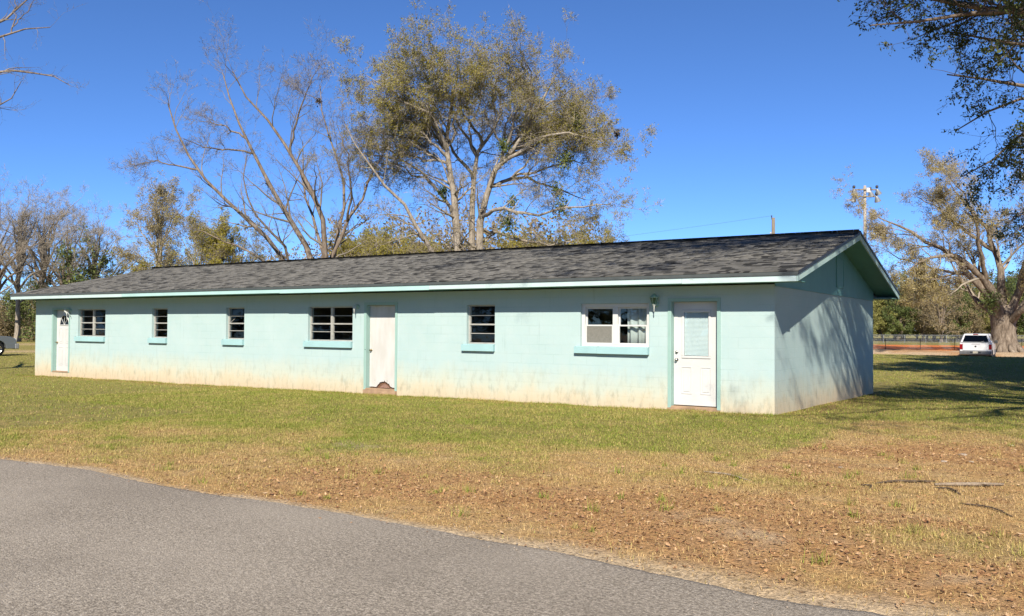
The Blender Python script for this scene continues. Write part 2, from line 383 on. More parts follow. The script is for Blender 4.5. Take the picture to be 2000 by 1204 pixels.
# ---------------------------------------------------------------- terrain
HL, HW, HH = 25.077, 9.609, 2.40          # house length, depth, wall height
def gz(x, y):
    x = np.asarray(x, float); y = np.asarray(y, float)
    z = -.0072*np.clip(-x, 0, 38)*sstep(-10, -1.5, y)
    rt = sstep(-26, -14, x)                                # right of the house's far end
    z = z - .02*np.clip(y, 0, 10)*sstep(-12, -4, x)
    z = z*(1-sstep(16, 34, y)*rt)                          # lawn rises again towards the lane
    z = z - .66*sstep(42, 51, y)*(1-.77*sstep(54, 60, y))*rt
    z = z + .030*(fbm(x*.35, y*.35, 5, 3)-.5)*sstep(-10.4, -8.8, y) + .03*(fbm(x*1.3, y*1.3, 9, 3)-.5)*sstep(-10.5, -9.8, y)
    z = z - .035*(1-sstep(-10.75, -10.30, y))              # bed of the drive
    return z
EDGE = np.array([(-400,-10.6),(-40,-10.6),(-20,-10.45),(-12,-10.6),(-8,-10.45),(-6.17,-10.5),(-5.4,-10.36),(-4.5,-10.26),(-3.4,-10.42),(-2.47,-10.45),(-1.5,-10.32),(-.64,-10.30),(.52,-10.39),
                 (1.44,-10.42),(2.27,-10.54),(2.95,-10.60),(3.52,-10.57),(3.78,-10.54),(6,-10.55),(12,-10.5),(400,-10.5)])
def edge_y(x):
    x = np.asarray(x, float)
    return np.interp(x, EDGE[:, 0], EDGE[:, 1]) + .07*(fbm(x*3.1, x*0+3, 31, 3)-.5) + .035*(fbm(x*17, x*0+1, 33, 3)-.5)

def masks(x, y):
    """cover of the ground: green (0..1), litter (0..1), sand (0..1), clay, bare"""
    n1 = fbm(x*.45, y*.45, 11); n2 = fbm(x*1.5, y*1.5, 21); n3 = fbm(x*5, y*5, 41, 3)
    lim = np.interp(x, [-60, -12, -8, -6, -4.8, -1.7, 0, .9, 1.35, 1.6, 6], [-10.8, -10.7, -9.9, -9.3, -8.0, -7.2, -6.6, -5.4, -3.2, -.8, .2])
    g = sstep(-3.0, 2.8, y-lim+(n1-.5)*4.5+(n2-.5)*4.5)
    g = np.where(y > 1.5, np.maximum(g, .55+.4*n1), g)
    g = g*(.72+.55*n2)
    ppatch = lambda cx, cy, rx, ry: np.exp(-(((x-cx)/rx)**2+((y-cy)/ry)**2))
    g = g + .55*ppatch(1.5, -6.9, .8, .45)*n2*1.6 + .6*ppatch(3.7, -8.6, .6, .5)*n2*1.7 + .5*ppatch(2.6, -6.6, .7, .4)*n3 + .35*ppatch(-2.4, -8.4, 1.6, .7)*n2
    # leaf litter, red-brown, thickest by the drive on the right and below the big trees
    lit = sstep(.45, .66, n2*.62+n1*.30+.10*(n3-.5)+.28*ppatch(1.2, -9.2, 3.2, 1.0)+.2*ppatch(-2.2, -8.2, 1.6, .9)+.16*ppatch(3.6, -3.5, 1.8, 2.5)-.34*g)
    lit = lit*(1-sstep(20, 40, y))*sstep(-14, -5, x)
    # pale sand along the drive and worn patches
    e = edge_y(x)
    sw = np.interp(x, [-30, -7, -3, 0, 1.0, 2, 3, 4, 9], [.02, .03, .03, .05, .26, .40, .50, .42, .30])
    sand = (1-sstep(0, 1, (y-e)/(sw*(.45+1.1*n2))))
    sand = np.maximum(sand, .75*sstep(.50, .62, n2*.6+.4*n3)*(ppatch(2.55, -9.15, .45, .22)+ppatch(1.9, -8.85, .3, .15)+ppatch(-3.7, -7.3, .7, .35)+ppatch(3.4, -9.6, .8, .35)))
    # far lane, ball field clay
    right = sstep(-30, -20, x)
    lane = sstep(41.5, 44, y+1.2*(n2-.5))*(1-sstep(62, 65, y+2*(n1-.5)))*right
    clay = sstep(62.5, 65, y+1.5*(n1-.5))*(1-sstep(87+.25*(x+7)*1.3, 89+.25*(x+7)*1.3, y))*right
    # tracks at the far left
    d = (-x-52.6)*.60+(y-16)*.8       # unused direction keeps the tracks slanted
    dist = np.hypot(x-CAM[0], y-CAM[1])
    lt = sstep(-33, -38, x)*(np.exp(-((dist-66-1.5*n1)/3.2)**2)+.8*np.exp(-((dist-91)/4.0)**2))
    return g, lit, sand, lane, clay, lt, n1, n2, n3

def mixc(a, b, f): return a*(1-f[:, None])+np.asarray(b)*f[:, None]
def ground_col(x, y):
    g, lit, sand, lane, clay, lt, n1, n2, n3 = masks(x, y)
    c = np.tile(np.array((.58, .375, .17)), (len(x), 1))
    c = mixc(c, (.58, .42, .24), sstep(.4, .7, n3)*.6)
    c = mixc(c, (.29, .275, .085), np.clip(g, 0, 1)*.92)
    c = mixc(c, (.55, .31, .145), lit*.75)
    c = mixc(c, (.62, .49, .34), sand*.92)
    c = mixc(c, (.56, .33, .20), lane*(.6+.4*n2))
    c = mixc(c, (.62, .50, .36), lane*sstep(.4, .6, n1)*.7)
    c = mixc(c, (.86, .26, .07), clay)
    c = mixc(c, (.58, .44, .28), np.clip(lt, 0, 1)*.85)
    # clay wash along the foot of the front wall
    w = np.exp(-np.abs(y+.12)/.16)*(y < .1)*(x > -25.3)*(x < .15)
    c = mixc(c, (.42, .22, .12), np.clip(w*(.5+.9*n2), 0, 1))
    w2 = np.exp(-np.abs(x-.35)/.5)*(x > 0)*(x < 2)*(y > -.3)*(y < 10)
    c = mixc(c, (.25, .15, .085), np.clip(w2*(.5+.7*n2), 0, 1))
    return c*.62

def axis(segs):
    out = []
    for a, b, st in segs: out += list(np.arange(a, b, st))
    return np.array(out+[segs[-1][1]])
gx = axis([(-900,-300,100),(-300,-100,20),(-100,-45,3),(-45,-14,.6),(-14,6,.12),(6,14,.5),(14,60,4),(60,300,40),(300,900,100)])
gy = axis([(-300,-60,40),(-60,-14,4),(-14,-11,.6),(-11,1.6,.12),(1.6,12,.3),(12,62,.8),(62,130,2),(130,300,20),(300,1200,100)])
GX, GY = np.meshgrid(gx, gy); fx, fy = GX.ravel(), GY.ravel()
V = np.stack([fx, fy, gz(fx, fy)], 1)
nx, ny = len(gx), len(gy); idx = np.arange(nx*ny).reshape(ny, nx)
F = np.stack([idx[:-1,:-1], idx[:-1,1:], idx[1:,1:], idx[1:,:-1]], -1).reshape(-1, 4)
ground = link('ground', np_mesh('ground', V, F, M['ground'], ground_col(fx, fy), True, 'col')); tag(ground, 'patchy lawn and red clay ground stretching to the trees', 'ground', kind='structure')

# asphalt drive: a sheet with a crumbling, uneven edge and a low thickness
ax_ = axis([(-300,-40,20),(-40,-9,.5),(-9,6.5,.035),(6.5,40,1),(40,300,20)])
ey = edge_y(ax_)
rows = [(-120, 0.02), (-40, .02), (-20, .012), (-14, .006)]
Va = [np.stack([ax_, np.full_like(ax_, yy), np.full_like(ax_, zz)], 1) for yy, zz in rows]
for off, zz in ((-.9, .004), (-.35, .001), (-.09, -.004), (-.02, -.012), (0, -.035), (.004, -.08)):
    Va.append(np.stack([ax_, ey+off, np.full_like(ax_, zz)], 1))
V = np.concatenate(Va); n = len(ax_); idx = np.arange(len(V)).reshape(-1, n)
F = np.stack([idx[:-1,:-1], idx[:-1,1:], idx[1:,1:], idx[1:,:-1]], -1).reshape(-1, 4)
tag(link('asphalt_drive', np_mesh('asphalt_drive', V, F, M['asphalt'], None, True)), 'aged grey asphalt drive across the foreground', 'road', kind='structure')

# ---------------------------------------------------------------- the house
house = empty('block_house', (0, 0, 0))
tag(house, 'long low mint green concrete block building with grey shingle gable roof', 'building')
def wall_panel(name, ax, plane, thick, a0, a1, z0, z1, holes, mat_, parent):
    """wall with real openings. ax 'x': runs along x at y=plane (outer) to plane+thick; ax 'y': along y at x=plane to plane-thick"""
    A = sorted({a0, a1, *[h[0] for h in holes], *[h[1] for h in holes]}); Z = sorted({z0, z1, *[h[2] for h in holes], *[h[3] for h in holes]})
    def pt(a, z, d): return (a, plane+d, z) if ax == 'x' else (plane-d, a, z)
    solid = lambda i, j: 0 <= i < len(A)-1 and 0 <= j < len(Z)-1 and not any(h[0] <= (A[i]+A[i+1])/2 <= h[1] and h[2] <= (Z[j]+Z[j+1])/2 <= h[3] for h in holes)
    vs = {}; V = []; F = []
    def vid(p):
        k = tuple(round(c, 5) for c in p)
        if k not in vs: vs[k] = len(V); V.append(p)
        return vs[k]
    for i in range(len(A)-1):
        for j in range(len(Z)-1):
            if not solid(i, j): continue
            q = [(A[i], Z[j]), (A[i+1], Z[j]), (A[i+1], Z[j+1]), (A[i], Z[j+1])]
            F.append([vid(pt(*c, 0)) for c in q]); F.append([vid(pt(*c, thick)) for c in q][::-1])
            for (di, dj), (k, l) in {(0,-1):(0,1), (1,0):(1,2), (0,1):(2,3), (-1,0):(3,0)}.items():
                if not solid(i+di, j+dj):
                    F.append([vid(pt(*q[k], 0)), vid(pt(*q[k], thick)), vid(pt(*q[l], thick)), vid(pt(*q[l], 0))])
    b = MB(); b.add(V, F); return b.build(name, mat_, parent)

WIN = {'a': (-22.52, -21.00), 'b': (-18.60, -17.85), 'c': (-15.22, -14.46), 'd': (-12.00, -10.44), 'e': (-6.94, -6.17), 'f': (-4.02, -2.475)}
WZ0, WZ1 = 1.20, 2.08
DOOR = {'half_glass': -2.000, 'flat': -9.969, 'fan': -23.969}
DSILL = {'half_glass': .066, 'flat': .067, 'fan': .034}
REC = .119
holes = [(a, b, WZ0, WZ1) for a, b in WIN.values()] + [(d-.045, d+.959, DSILL[k]-.03, DSILL[k]+2.03+.05) for k, d in DOOR.items()]
wall_panel('front_wall', 'x', 0, .2, -HL, 0, -.5, HH, holes, M['wall'], house)
wall_panel('side_wall', 'y', 0, .2, .2, HW-.2, -.6, HH-.01, [], M['wall'], house)
wall_panel('side_wall', 'y', -HL+.2, .2, .2, HW-.2, -.6, HH-.01, [], M['wall'], house)
wall_panel('back_wall', 'x', HW-.2, .2, -HL, 0, -.6, HH, [(-20, -18.6, 1.2, 2.08), (-8, -6.5, 1.2, 2.08)], M['wall'], house)
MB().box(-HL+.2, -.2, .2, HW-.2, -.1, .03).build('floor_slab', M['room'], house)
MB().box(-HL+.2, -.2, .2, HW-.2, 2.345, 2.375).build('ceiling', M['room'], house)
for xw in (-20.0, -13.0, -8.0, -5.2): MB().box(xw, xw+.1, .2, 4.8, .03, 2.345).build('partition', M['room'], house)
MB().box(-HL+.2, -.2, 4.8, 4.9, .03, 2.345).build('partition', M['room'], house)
for a, b in ((-20, -18.6), (-8, -6.5)):
    MB().box(a, b, HW-.1, HW-.08, 1.2, 2.08).build('pane', M['glass'], house)

# roof
XO, YO, XL = .587, .602, -HL-.46
SL = .2215; ZE = 2.585; YE = -YO-.03
zt = lambda y: ZE+SL*((y if y <= HW/2 else HW-y)-YE)
RIDGE = zt(HW/2); TH = .045
b = MB(); ym = HW/2; yb = HW-YE
b.prism([(YE, zt(YE)-TH), (YE, zt(YE)), (ym, RIDGE), (yb, zt(yb)), (yb, zt(yb)-TH), (ym, RIDGE-TH)], XL, XO, 'x')
roof = b.build('roof', M['black_iron'], house)
# sloping soffit under the rakes and eaves, and level soffit in front
for (xa, xb) in ((XL+.03, -HL-.001), (.0, XO-.035)):
    b = MB(); t = .112
    b.prism([(-YO+.005, zt(-YO)-t), (-YO+.005, zt(-YO)-t+.012), (ym, RIDGE-t+.012), (HW+YO-.005, zt(HW+YO)-t+.012), (HW+YO-.005, zt(HW+YO)-t), (ym, RIDGE-t)], xa+.014, xb, 'x').build('soffit', M['soffit'], house)
for y0, y1 in ((-YO+.006, -.002), (HW+.002, HW+YO-.006)):
    MB().box(XL+.04, XO-.04, y0, y1, 2.425, 2.437).build('soffit', M['soffit'], house)
# gable panels above the block walls
for xs, xe, nm in ((0.0, .013, 'gable_panel'), (-HL-.013, -HL, 'gable_panel')):
    t = .114
    MB().prism([(0.004, HH-.012), (HW-.004, HH-.012), (HW-.004, zt(HW)-t), (ym, RIDGE-t), (0.004, zt(0)-t)], xs, xe, 'x').build(nm, M['gable'], house)
    MB().box(min(xs, xe)-(.01 if xs < -1 else -.013), max(xs, xe)+(.010 if xs > -1 else -.013), .006, HW-.006, HH-.035, HH-.013).build('trim_strip', M['gable'], house)
# attic hatch
hat = MB().box(.0131, .026, 5.02, 5.70, 2.60, 3.24).build('attic_hatch', M['gable'], house)
for a in ((.014, .034, 4.985, 5.019, 2.555, 3.28), (.014, .034, 5.701, 5.735, 2.555, 3.28), (.014, .034, 5.0192, 5.7008, 2.555, 2.599), (.014, .034, 5.0192, 5.7008, 3.241, 3.28)):
    MB().box(*a).build('hatch_trim', M['soffit'], hat)
# fascia boards, front: several lengths, each a hair different
fx_ = [XL+.005, -19.2, -12.4, -7.55, -1.55, XO-.036]
for i in range(5):
    dz = (0, .006, -.005, .004, -.002)[i]
    MB().box(fx_[i]+.002, fx_[i+1]-.002, -YO-.012, -YO+.012-.004*(i % 2), 2.418+dz, 2.524).build('fascia_board', M['fascia_aqua' if i in (1, 2) else 'fascia'], house)
MB().box(XL+.002, XO-.001, -YO-.034, -YO-.014, 2.525, ZE-.004).build('drip_edge', M['drip'], house)
MB().box(XL+.005, XO-.036, HW+YO-.012, HW+YO+.012, 2.418, 2.545).build('fascia_board', M['fascia'], house)
# rake boards
for (xa, xb) in ((XO-.034, XO-.006), (XL+.006, XL+.034)):
    for s in (0, 1):
        q = [(-YO-.013, zt(-YO)-.052), (ym, RIDGE-.048), (ym, RIDGE-.175), (-YO-.013, zt(-YO)-.175)]
        if s: q = [(HW-a, z) for a, z in q]
        MB().prism(q, xa, xb, 'x').build('rake_board', M['rake'], house)
        q = [(YE-.006, zt(YE)-.052), (ym, RIDGE-.047), (ym, RIDGE+.010), (YE-.006, zt(YE)+.008)]
        if s: q = [(HW-a, z) for a, z in q]
        xo = (xb+.0065, xb+.016) if xb > 0 else (xa-.016, xa-.0065)
        MB().prism(q, *xo, 'x').build('drip_edge', M['black_iron'], house)

# shingles: every tab is a wedge; the 300 nearest the camera are objects, the others one mesh
rng = np.random.default_rng(3)
cs, sn = 1/math.hypot(1, SL), SL/math.hypot(1, SL)
slope_len = (ym-YE)/cs; EXPO = .139; nc = int(slope_len/EXPO)+1
Wd = [.08, .11, .15, .19, .25]; Th = [.010, .017]
def tab(w, th, sh):
    return np.array([(0,-.008,0),(w,-.008,0),(w,-.008,th),(0,-.008,th),(w,.20,.0035),(0,.20,.0035)], float)
TF = [(0,1,2,3),(3,2,4,5)]; TT = [(0,3,5),(1,4,2)]
tabs = []
for side in (0, 1):
    for k in range(nc):
        x = XL-.01+rng.uniform(0, .2)-.25
        lift = rng.normal(0, .006)
        while x < XO:
            wi = int(rng.integers(0, 5)); w = Wd[wi]
            x0 = max(x, XL+.001); x1 = min(x+w, XO-.001)
            if x1-x0 > .06: tabs.append((side, k, x0, x1-x0-.004, int(rng.random() < .5), float(rng.uniform(0, .30) if rng.random() < .27 else rng.uniform(.42, .88)), wi, (x1-x0) > w-.005, lift))
            x += w
def tab_org(side, k, x, lift):
    s = k*EXPO+.004; y = YE+s*cs; z = ZE+s*sn+.002
    return (x, y, z) if side == 0 else (x, HW-y, z)
front = [(np.linalg.norm(np.array(tab_org(t[0], t[1], t[2]+.1, 0))-CAM), i) for i, t in enumerate(tabs) if t[0] == 0 and t[7]]
front.sort(); near = {i for _, i in front[:300]}
var = {}
rot = Matrix.Rotation(math.atan(SL), 4, 'X')
VV = []; FF = []; FT = []; AA = []; nv = 0
for i, (side, k, x, w, ti, sh, wi, full, lift) in enumerate(tabs):
    if i in near:
        key = (wi, ti, int(sh*6))
        if key not in var:
            me = bpy.data.meshes.new('shingle'); me.from_pydata([tuple(v) for v in tab(Wd[wi]-.004, Th[ti], sh)], [], TF+TT); me.update()
            at_ = me.attributes.new('shade', 'FLOAT', 'POINT'); at_.data.foreach_set('value', [(int(sh*6)+.5)/6]*6); me.materials.append(M['shingle']); var[key] = me
        o = link('shingle', var[key], roof); o.matrix_local = Matrix.Translation(tab_org(side, k, x, lift)) @ rot
        continue
    t = tab(w, Th[ti], sh); org = tab_org(side, k, x, lift)
    p = np.stack([t[:,0], t[:,1]*cs-t[:,2]*sn, t[:,1]*sn+t[:,2]*cs], 1)
    if side: p[:,1] *= -1
    VV.append(p+np.array(org)); AA.append(np.full(6, sh)); FF += [[a+nv for a in f] for f in TF]; FT += [[a+nv for a in f] for f in TT]; nv += 6
o = link('shingle_field', np_mesh('shingle_field', np.concatenate(VV), [np.array(FF), np.array(FT)], M['shingle'], np.concatenate(AA)), roof); o['kind'] = 'stuff'
# ridge caps
VV = []; FF = []; AA = []; nv = 0; x = XL+.02; i = 0
while x < XO-.03:
    hgt = .026+.012*(i % 2)+rng.uniform(0, .006); up = .034 if -1.9 < x < -.0 else .05
    if -.9 < x: up = .022
    pr = [(ym-.16, RIDGE-.16*SL+.014), (ym-.16, RIDGE-.16*SL+.026), (ym, RIDGE+up), (ym+.16, RIDGE-.16*SL+.026), (ym+.16, RIDGE-.16*SL+.014)]
    x2 = min(x+.30, XO-.002)
    for xx, dz in ((x, 0), (x2, .010)):
        VV += [(xx, a, z+dz) for a, z in pr]
    FF += [[nv+j, nv+j+1, nv+5+j+1, nv+5+j] for j in range(4)]
    sh = rng.uniform(.0, .5); AA += [sh]*10; nv += 10; x += .2925; i += 1
o = link('ridge_caps', np_mesh('ridge_caps', np.array(VV), np.array(FF), M['shingle'], np.array(AA)), roof); o['kind'] = 'stuff'

# windows ------------------------------------------------------------------
def awning_window(a, b, cols, broken=()):
    """old aluminium awning window: frame, mullion, four stacked panes per column, sloping sill"""
    y0 = .075
    fr = MB()
    fr.box(a+.001, a+.038, y0, y0+.06, WZ0+.001, WZ1-.001).box(b-.038, b-.001, y0, y0+.06, WZ0+.001, WZ1-.001)
    fr.box(a+.0385, b-.0385, y0, y0+.06, WZ0+.001, WZ0+.035).box(a+.0385, b-.0385, y0, y0+.06, WZ1-.030, WZ1-.001)
    w = fr.build('window', M['alu'], house)
    xs = [a+.0385, b-.0385]
    if cols == 2:
        c = (a+b)/2; MB().box(c-.034, c+.034, y0-.012, y0+.058, WZ0+.0355, WZ1-.0305).build('mullion', M['alu'], w)
        spans = [(a+.039, c-.0345), (c+.0345, b-.039)]
    else: spans = [(a+.039, b-.039)]
    zb = [WZ0+.0355+(WZ1-WZ0-.066)*k/4 for k in range(5)]
    for sa, sb in spans:
        for k in (1, 2, 3):
            th = .017 if k == 2 else .008
            MB().box(sa, sb, y0+.001-(.01 if k == 2 else 0), y0+.045, zb[k]-th, zb[k]+th).build('rail', M['alu'], w)
        for k in range(4):
            lean = rng.uniform(-.003, .002)
            m_ = .018
            MB().add([(sa+.002, y0+.03-lean, zb[k]+m_), (sb-.002, y0+.03-lean, zb[k]+m_), (sb-.002, y0+.034, zb[k+1]-m_), (sa+.002, y0+.034, zb[k+1]-m_)], [(0,1,2,3)]).build('pane', M['glass'], w)
            MB().box(sa, sa+.014, y0+.002, y0+.04, zb[k]+.018, zb[k+1]-.018).build('pane_edge', M['alu'], w)
    sl = MB().prism([(-.075, WZ0-.155), (-.075, WZ0-.020), (.074, WZ0+.004), (.074, WZ0-.0), (.0-.001, WZ0-.001), (-.001, WZ0-.155)], a-.105, b+.005, 'x').build('sill', M['sill'], w, bevel=.006)
    return w
awning_window(*WIN['a'], 2); awning_window(*WIN['b'], 1); awning_window(*WIN['c'], 1); awning_window(*WIN['d'], 2); awning_window(*WIN['e'], 1)
# broken stay hanging in the third window
MB().tube([(-15.16, .10, 1.66), (-14.98, .085, 1.76)], .008, 6).build('loose_stay', M['alu'], house)

# white vinyl double-hung pair
a, b = WIN['f']; c = (a+b)/2; y0 = .06
fr = MB().box(a+.001, a+.075, y0, .15, WZ0+.001, WZ1-.001).box(b-.075, b-.001, y0, .15, WZ0+.001, WZ1-.001)
fr.box(a+.0755, b-.0755, y0, .15, WZ0+.001, WZ0+.045).box(a+.0755, b-.0755, y0, .15, WZ1-.075, WZ1-.001).box(c-.055, c+.055, y0-.006, .148, WZ0+.0455, WZ1-.0755)
w = fr.build('window', M['vinyl'], house, bevel=.004)
zm = 1.625
for sa, sb, side in ((a+.076, c-.0555, 0), (c+.0555, b-.076, 1)):
    for za, zb_, dy, nm in ((zm-.01, WZ1-.076, .055, 'sash'), (WZ0+.046, zm+.022, .020, 'sash')):
        t = .03; s = MB()
        s.box(sa, sa+t, y0+dy, y0+dy+.03, za, zb_).box(sb-t, sb, y0+dy, y0+dy+.03, za, zb_).box(sa+t, sb-t, y0+dy, y0+dy+.03, za, za+t).box(sa+t, sb-t, y0+dy, y0+dy+.03, zb_-t, zb_)
        so = s.build(nm, M['vinyl'], w)
        MB().box(sa+t-.004, sb-t+.004, y0+dy+.012, y0+dy+.017, za+t-.004, zb_-t+.004).build('pane', M['glass'], w)
    if side == 0:
        MB().box(sa+.031, sb-.031, y0+.028, y0+.031, WZ0+.077, zm-.009).build('insect_screen', M['screen'], w)
# curtain: white cloth on a rail behind the right-hand sashes, with loose folds
xa, xb = c+.20, b-.06; n = 60; VV = []; FF = []
for j, z in enumerate((2.03, 1.75, 1.5, 1.18)):
    for i in range(n+1):
        t = i/n; amp = (.006, .02, .035, .035)[j]
        VV.append((xa+(xb-xa)*t, .205+amp*math.sin(t*3*2*math.pi+.6)+.006*math.sin(t*31), z))
for j in range(3):
    for i in range(n): FF.append((j*(n+1)+i, j*(n+1)+i+1, (j+1)*(n+1)+i+1, (j+1)*(n+1)+i))
o = MB().add(VV, FF).build('curtain', M['curtain'], w, smooth=True); so = o.modifiers.new('thickness', 'SOLIDIFY'); so.thickness = .002
MB().prism([(-.085, WZ0-.145), (-.085, WZ0-.012), (.059, WZ0+.004), (.059, WZ0), (-.001, WZ0-.001), (-.001, WZ0-.145)], a-.11, a+.42, 'x').build('sill', M['sill'], w, bevel=.006)
MB().prism([(-.088, WZ0-.147), (-.088, WZ0-.013), (.059, WZ0+.0035), (.059, WZ0), (-.001, WZ0-.001), (-.001, WZ0-.147)], a+.424, b+.005, 'x').build('sill', M['sill'], w, bevel=.006)

# doors ----------------------------------------------------------------------
def door_frame(d, zs, parent):
    f = MB(); zt_ = zs+2.034
    f.box(d-.0445, d-.004, -.014, REC+.05, zs-.028, zt_).box(d+.918, d+.9585, -.014, REC+.05, zs-.028, zt_).box(d-.0445, d+.9585, -.014, REC+.05, zt_+.001, zt_+.044)
    f.box(d-.075, d-.0455, -.018, -.001, zs-.03, zt_+.07).box(d+.9595, d+.985, -.018, -.001, zs-.03, zt_+.07).box(d-.0449, d+.959, -.018, -.0145, zt_+.012, zt_+.07)
    return f.build('door_frame', M['jamb'], parent)
def ring(b, x0, x1, z0, z1, t, ya, yb):
    b.box(x0, x1, ya, yb, z0, z0+t).box(x0, x1, ya, yb, z1-t, z1).box(x0, x0+t, ya, yb, z0+t, z1-t).box(x1-t, x1, ya, yb, z0+t, z1-t); return b
def knob(d, z, parent, m_=None, y=REC, r=.028):
    MB().lathe([(.001, y-.068), (r*.7, y-.066), (r, y-.052), (r*.85, y-.036), (.011, y-.026), (.011, y-.006), (r*1.15, y-.005), (r*1.15, y-.0005)], (d, 0, z), 'y', 14).build('knob', m_ or M['chrome'], parent, smooth=True)
# half-glass door
d, zs = DOOR['half_glass'], DSILL['half_glass']
wall_h = wall_panel('door', 'x', REC, .04, d, d+.914, zs+.022, zs+2.03, [(d+.21, d+.705, zs+.98, zs+1.83)], M['door'], house)
door_frame(d, zs, wall_h)
ring(MB(), d+.165, d+.75, zs+.935, zs+1.875, .045, REC-.016, REC-.001).build('glass_trim', M['door'], wall_h, bevel=.006)
MB().box(d+.211, d+.704, REC+.006, REC+.011, zs+.981, zs+1.829).build('pane', M['glass'], wall_h)
bl = MB()
for k in range(34):
    z = zs+.99+k*.0248; bl.add([(d+.213, REC+.018, z), (d+.702, REC+.018, z), (d+.702, REC+.025, z+.0225), (d+.213, REC+.025, z+.0225)], [(0,1,2,3)])
bl.build('blind', M['blind'], wall_h)
for xa in (d+.155, d+.545):
    p = ring(MB(), xa, xa+.215, zs+.24, zs+.77, .018, REC-.009, REC-.001).build('door_panel', M['door'], wall_h, bevel=.004)
    MB().box(xa+.045, xa+.17, REC-.008, REC-.001, zs+.285, zs+.725).build('panel_field', M['door'], p, bevel=.006)
knob(d+.062, zs+.90, wall_h); MB().lathe([(.001, REC-.03), (.024, REC-.028), (.028, REC-.012), (.03, REC-.0005)], (d+.062, 0, zs+1.05), 'y', 14).build('deadbolt', M['chrome'], wall_h, smooth=True)
MB().box(d-.003, d+.917, -.03, REC+.06, zs-.029, zs+.004).build('threshold', M['conc'], wall_h); MB().box(d+.002, d+.912, REC+.012, REC+.03, zs+.0045, zs+.0215).build('gap_shade_strip', M['dark'], wall_h)  # dark strip added to paint the shade in the gap under the door
MB().box(d-.07, d+.98, -.05, -.0005, -.2, zs-.031).build('doorstep', M['conc'], wall_h)
# flat door with the rotted foot
d, zs = DOOR['flat'], DSILL['flat']
pts = [(d, zs+.03), (d+.10, zs+.035), (d+.22, zs+.03)]
for k in range(17):
    t = k/16; r_ = 1+.10*math.sin(k*2.3)+.06*math.sin(k*5.1)
    pts.append((d+.25+.42*t, zs+.03+max(.0, .145*r_*math.sin(math.pi*(t*.94+.03))**.62)))
pts += [(d+.74, zs+.035), (d+.83, zs+.03), (d+.914, zs+.034), (d+.914, zs+2.03), (d, zs+2.03)]
fd = MB().prism(pts, REC, REC+.04, 'y').build('door', M['worn_door'], house); door_frame(d, zs, fd)
MB().box(d+.02, d+.9, REC+.045, REC+.06, zs, zs+.3).build('inner_board', M['rust'], fd)
MB().prism([(d+.33+.30*k/10+.01*math.sin(k*3), zs+.02+.085*math.sin(math.pi*k/10)) for k in range(11)], REC+.004, REC+.03, 'y').build('rotten_core', plain('pinkish_rot', (.36, .22, .17), .95, .1, var=.3, scale=25), fd)
knob(d+.058, zs+.93, fd, M['brass'], r=.026)
MB().lathe([(.001, -.020), (.010, -.020), (.012, -.0185)], (d-.03, 0, zs+.95), 'y', 8).build('strike_bolt', M['dark'], fd)
MB().box(d-.003, d+.917, -.03, REC+.06, zs-.029, zs+.004).build('threshold', M['conc'], fd); MB().box(d-.07, d+.98, -.045, -.0005, -.3, zs-.031).build('doorstep', M['conc'], fd)
# fan-light door
d, zs = DOOR['fan'], DSILL['fan']
gd = MB().box(d, d+.914, REC, REC+.04, zs+.004, zs+2.03).build('door', M['door'], house); door_frame(d, zs, gd)
arc = [(d+.457+.27*math.cos(math.pi*k/16), zs+1.53+.33*math.sin(math.pi*k/16)) for k in range(17)]
MB().prism(arc, REC-.004, REC-.0008, 'y').build('fan_light', M['car_glass'], gd)
MB().prism(arc, REC-.0007, REC-.0002, 'y').build('fan_backing', M['dark'], gd)
b = MB(); b.tube([(x, REC-.006, z) for x, z in arc]+[(arc[0][0], REC-.006, arc[0][1])], .016, 6)
for k in (4, 8, 12): b.tube([(d+.457, REC-.006, zs+1.53), (arc[k][0], REC-.006, arc[k][1])], .006, 5)
b.build('fan_trim', M['door'], gd)
for xa in (d+.14, d+.53):
    for z0, z1 in ((zs+.2, zs+.80), (zs+.93, zs+1.42)):
        p = ring(MB(), xa, xa+.245, z0, z1, .018, REC-.009, REC-.001).build('door_panel', M['door'], gd, bevel=.004)
        MB().box(xa+.05, xa+.195, REC-.007, REC-.001, z0+.05, z1-.05).build('panel_field', M['door'], p, bevel=.006)
knob(d+.06, zs+.95, gd, M['brass'])
MB().box(d-.003, d+.917, -.02, REC+.06, zs-.029, zs+.0035).build('threshold', M['conc'], gd)

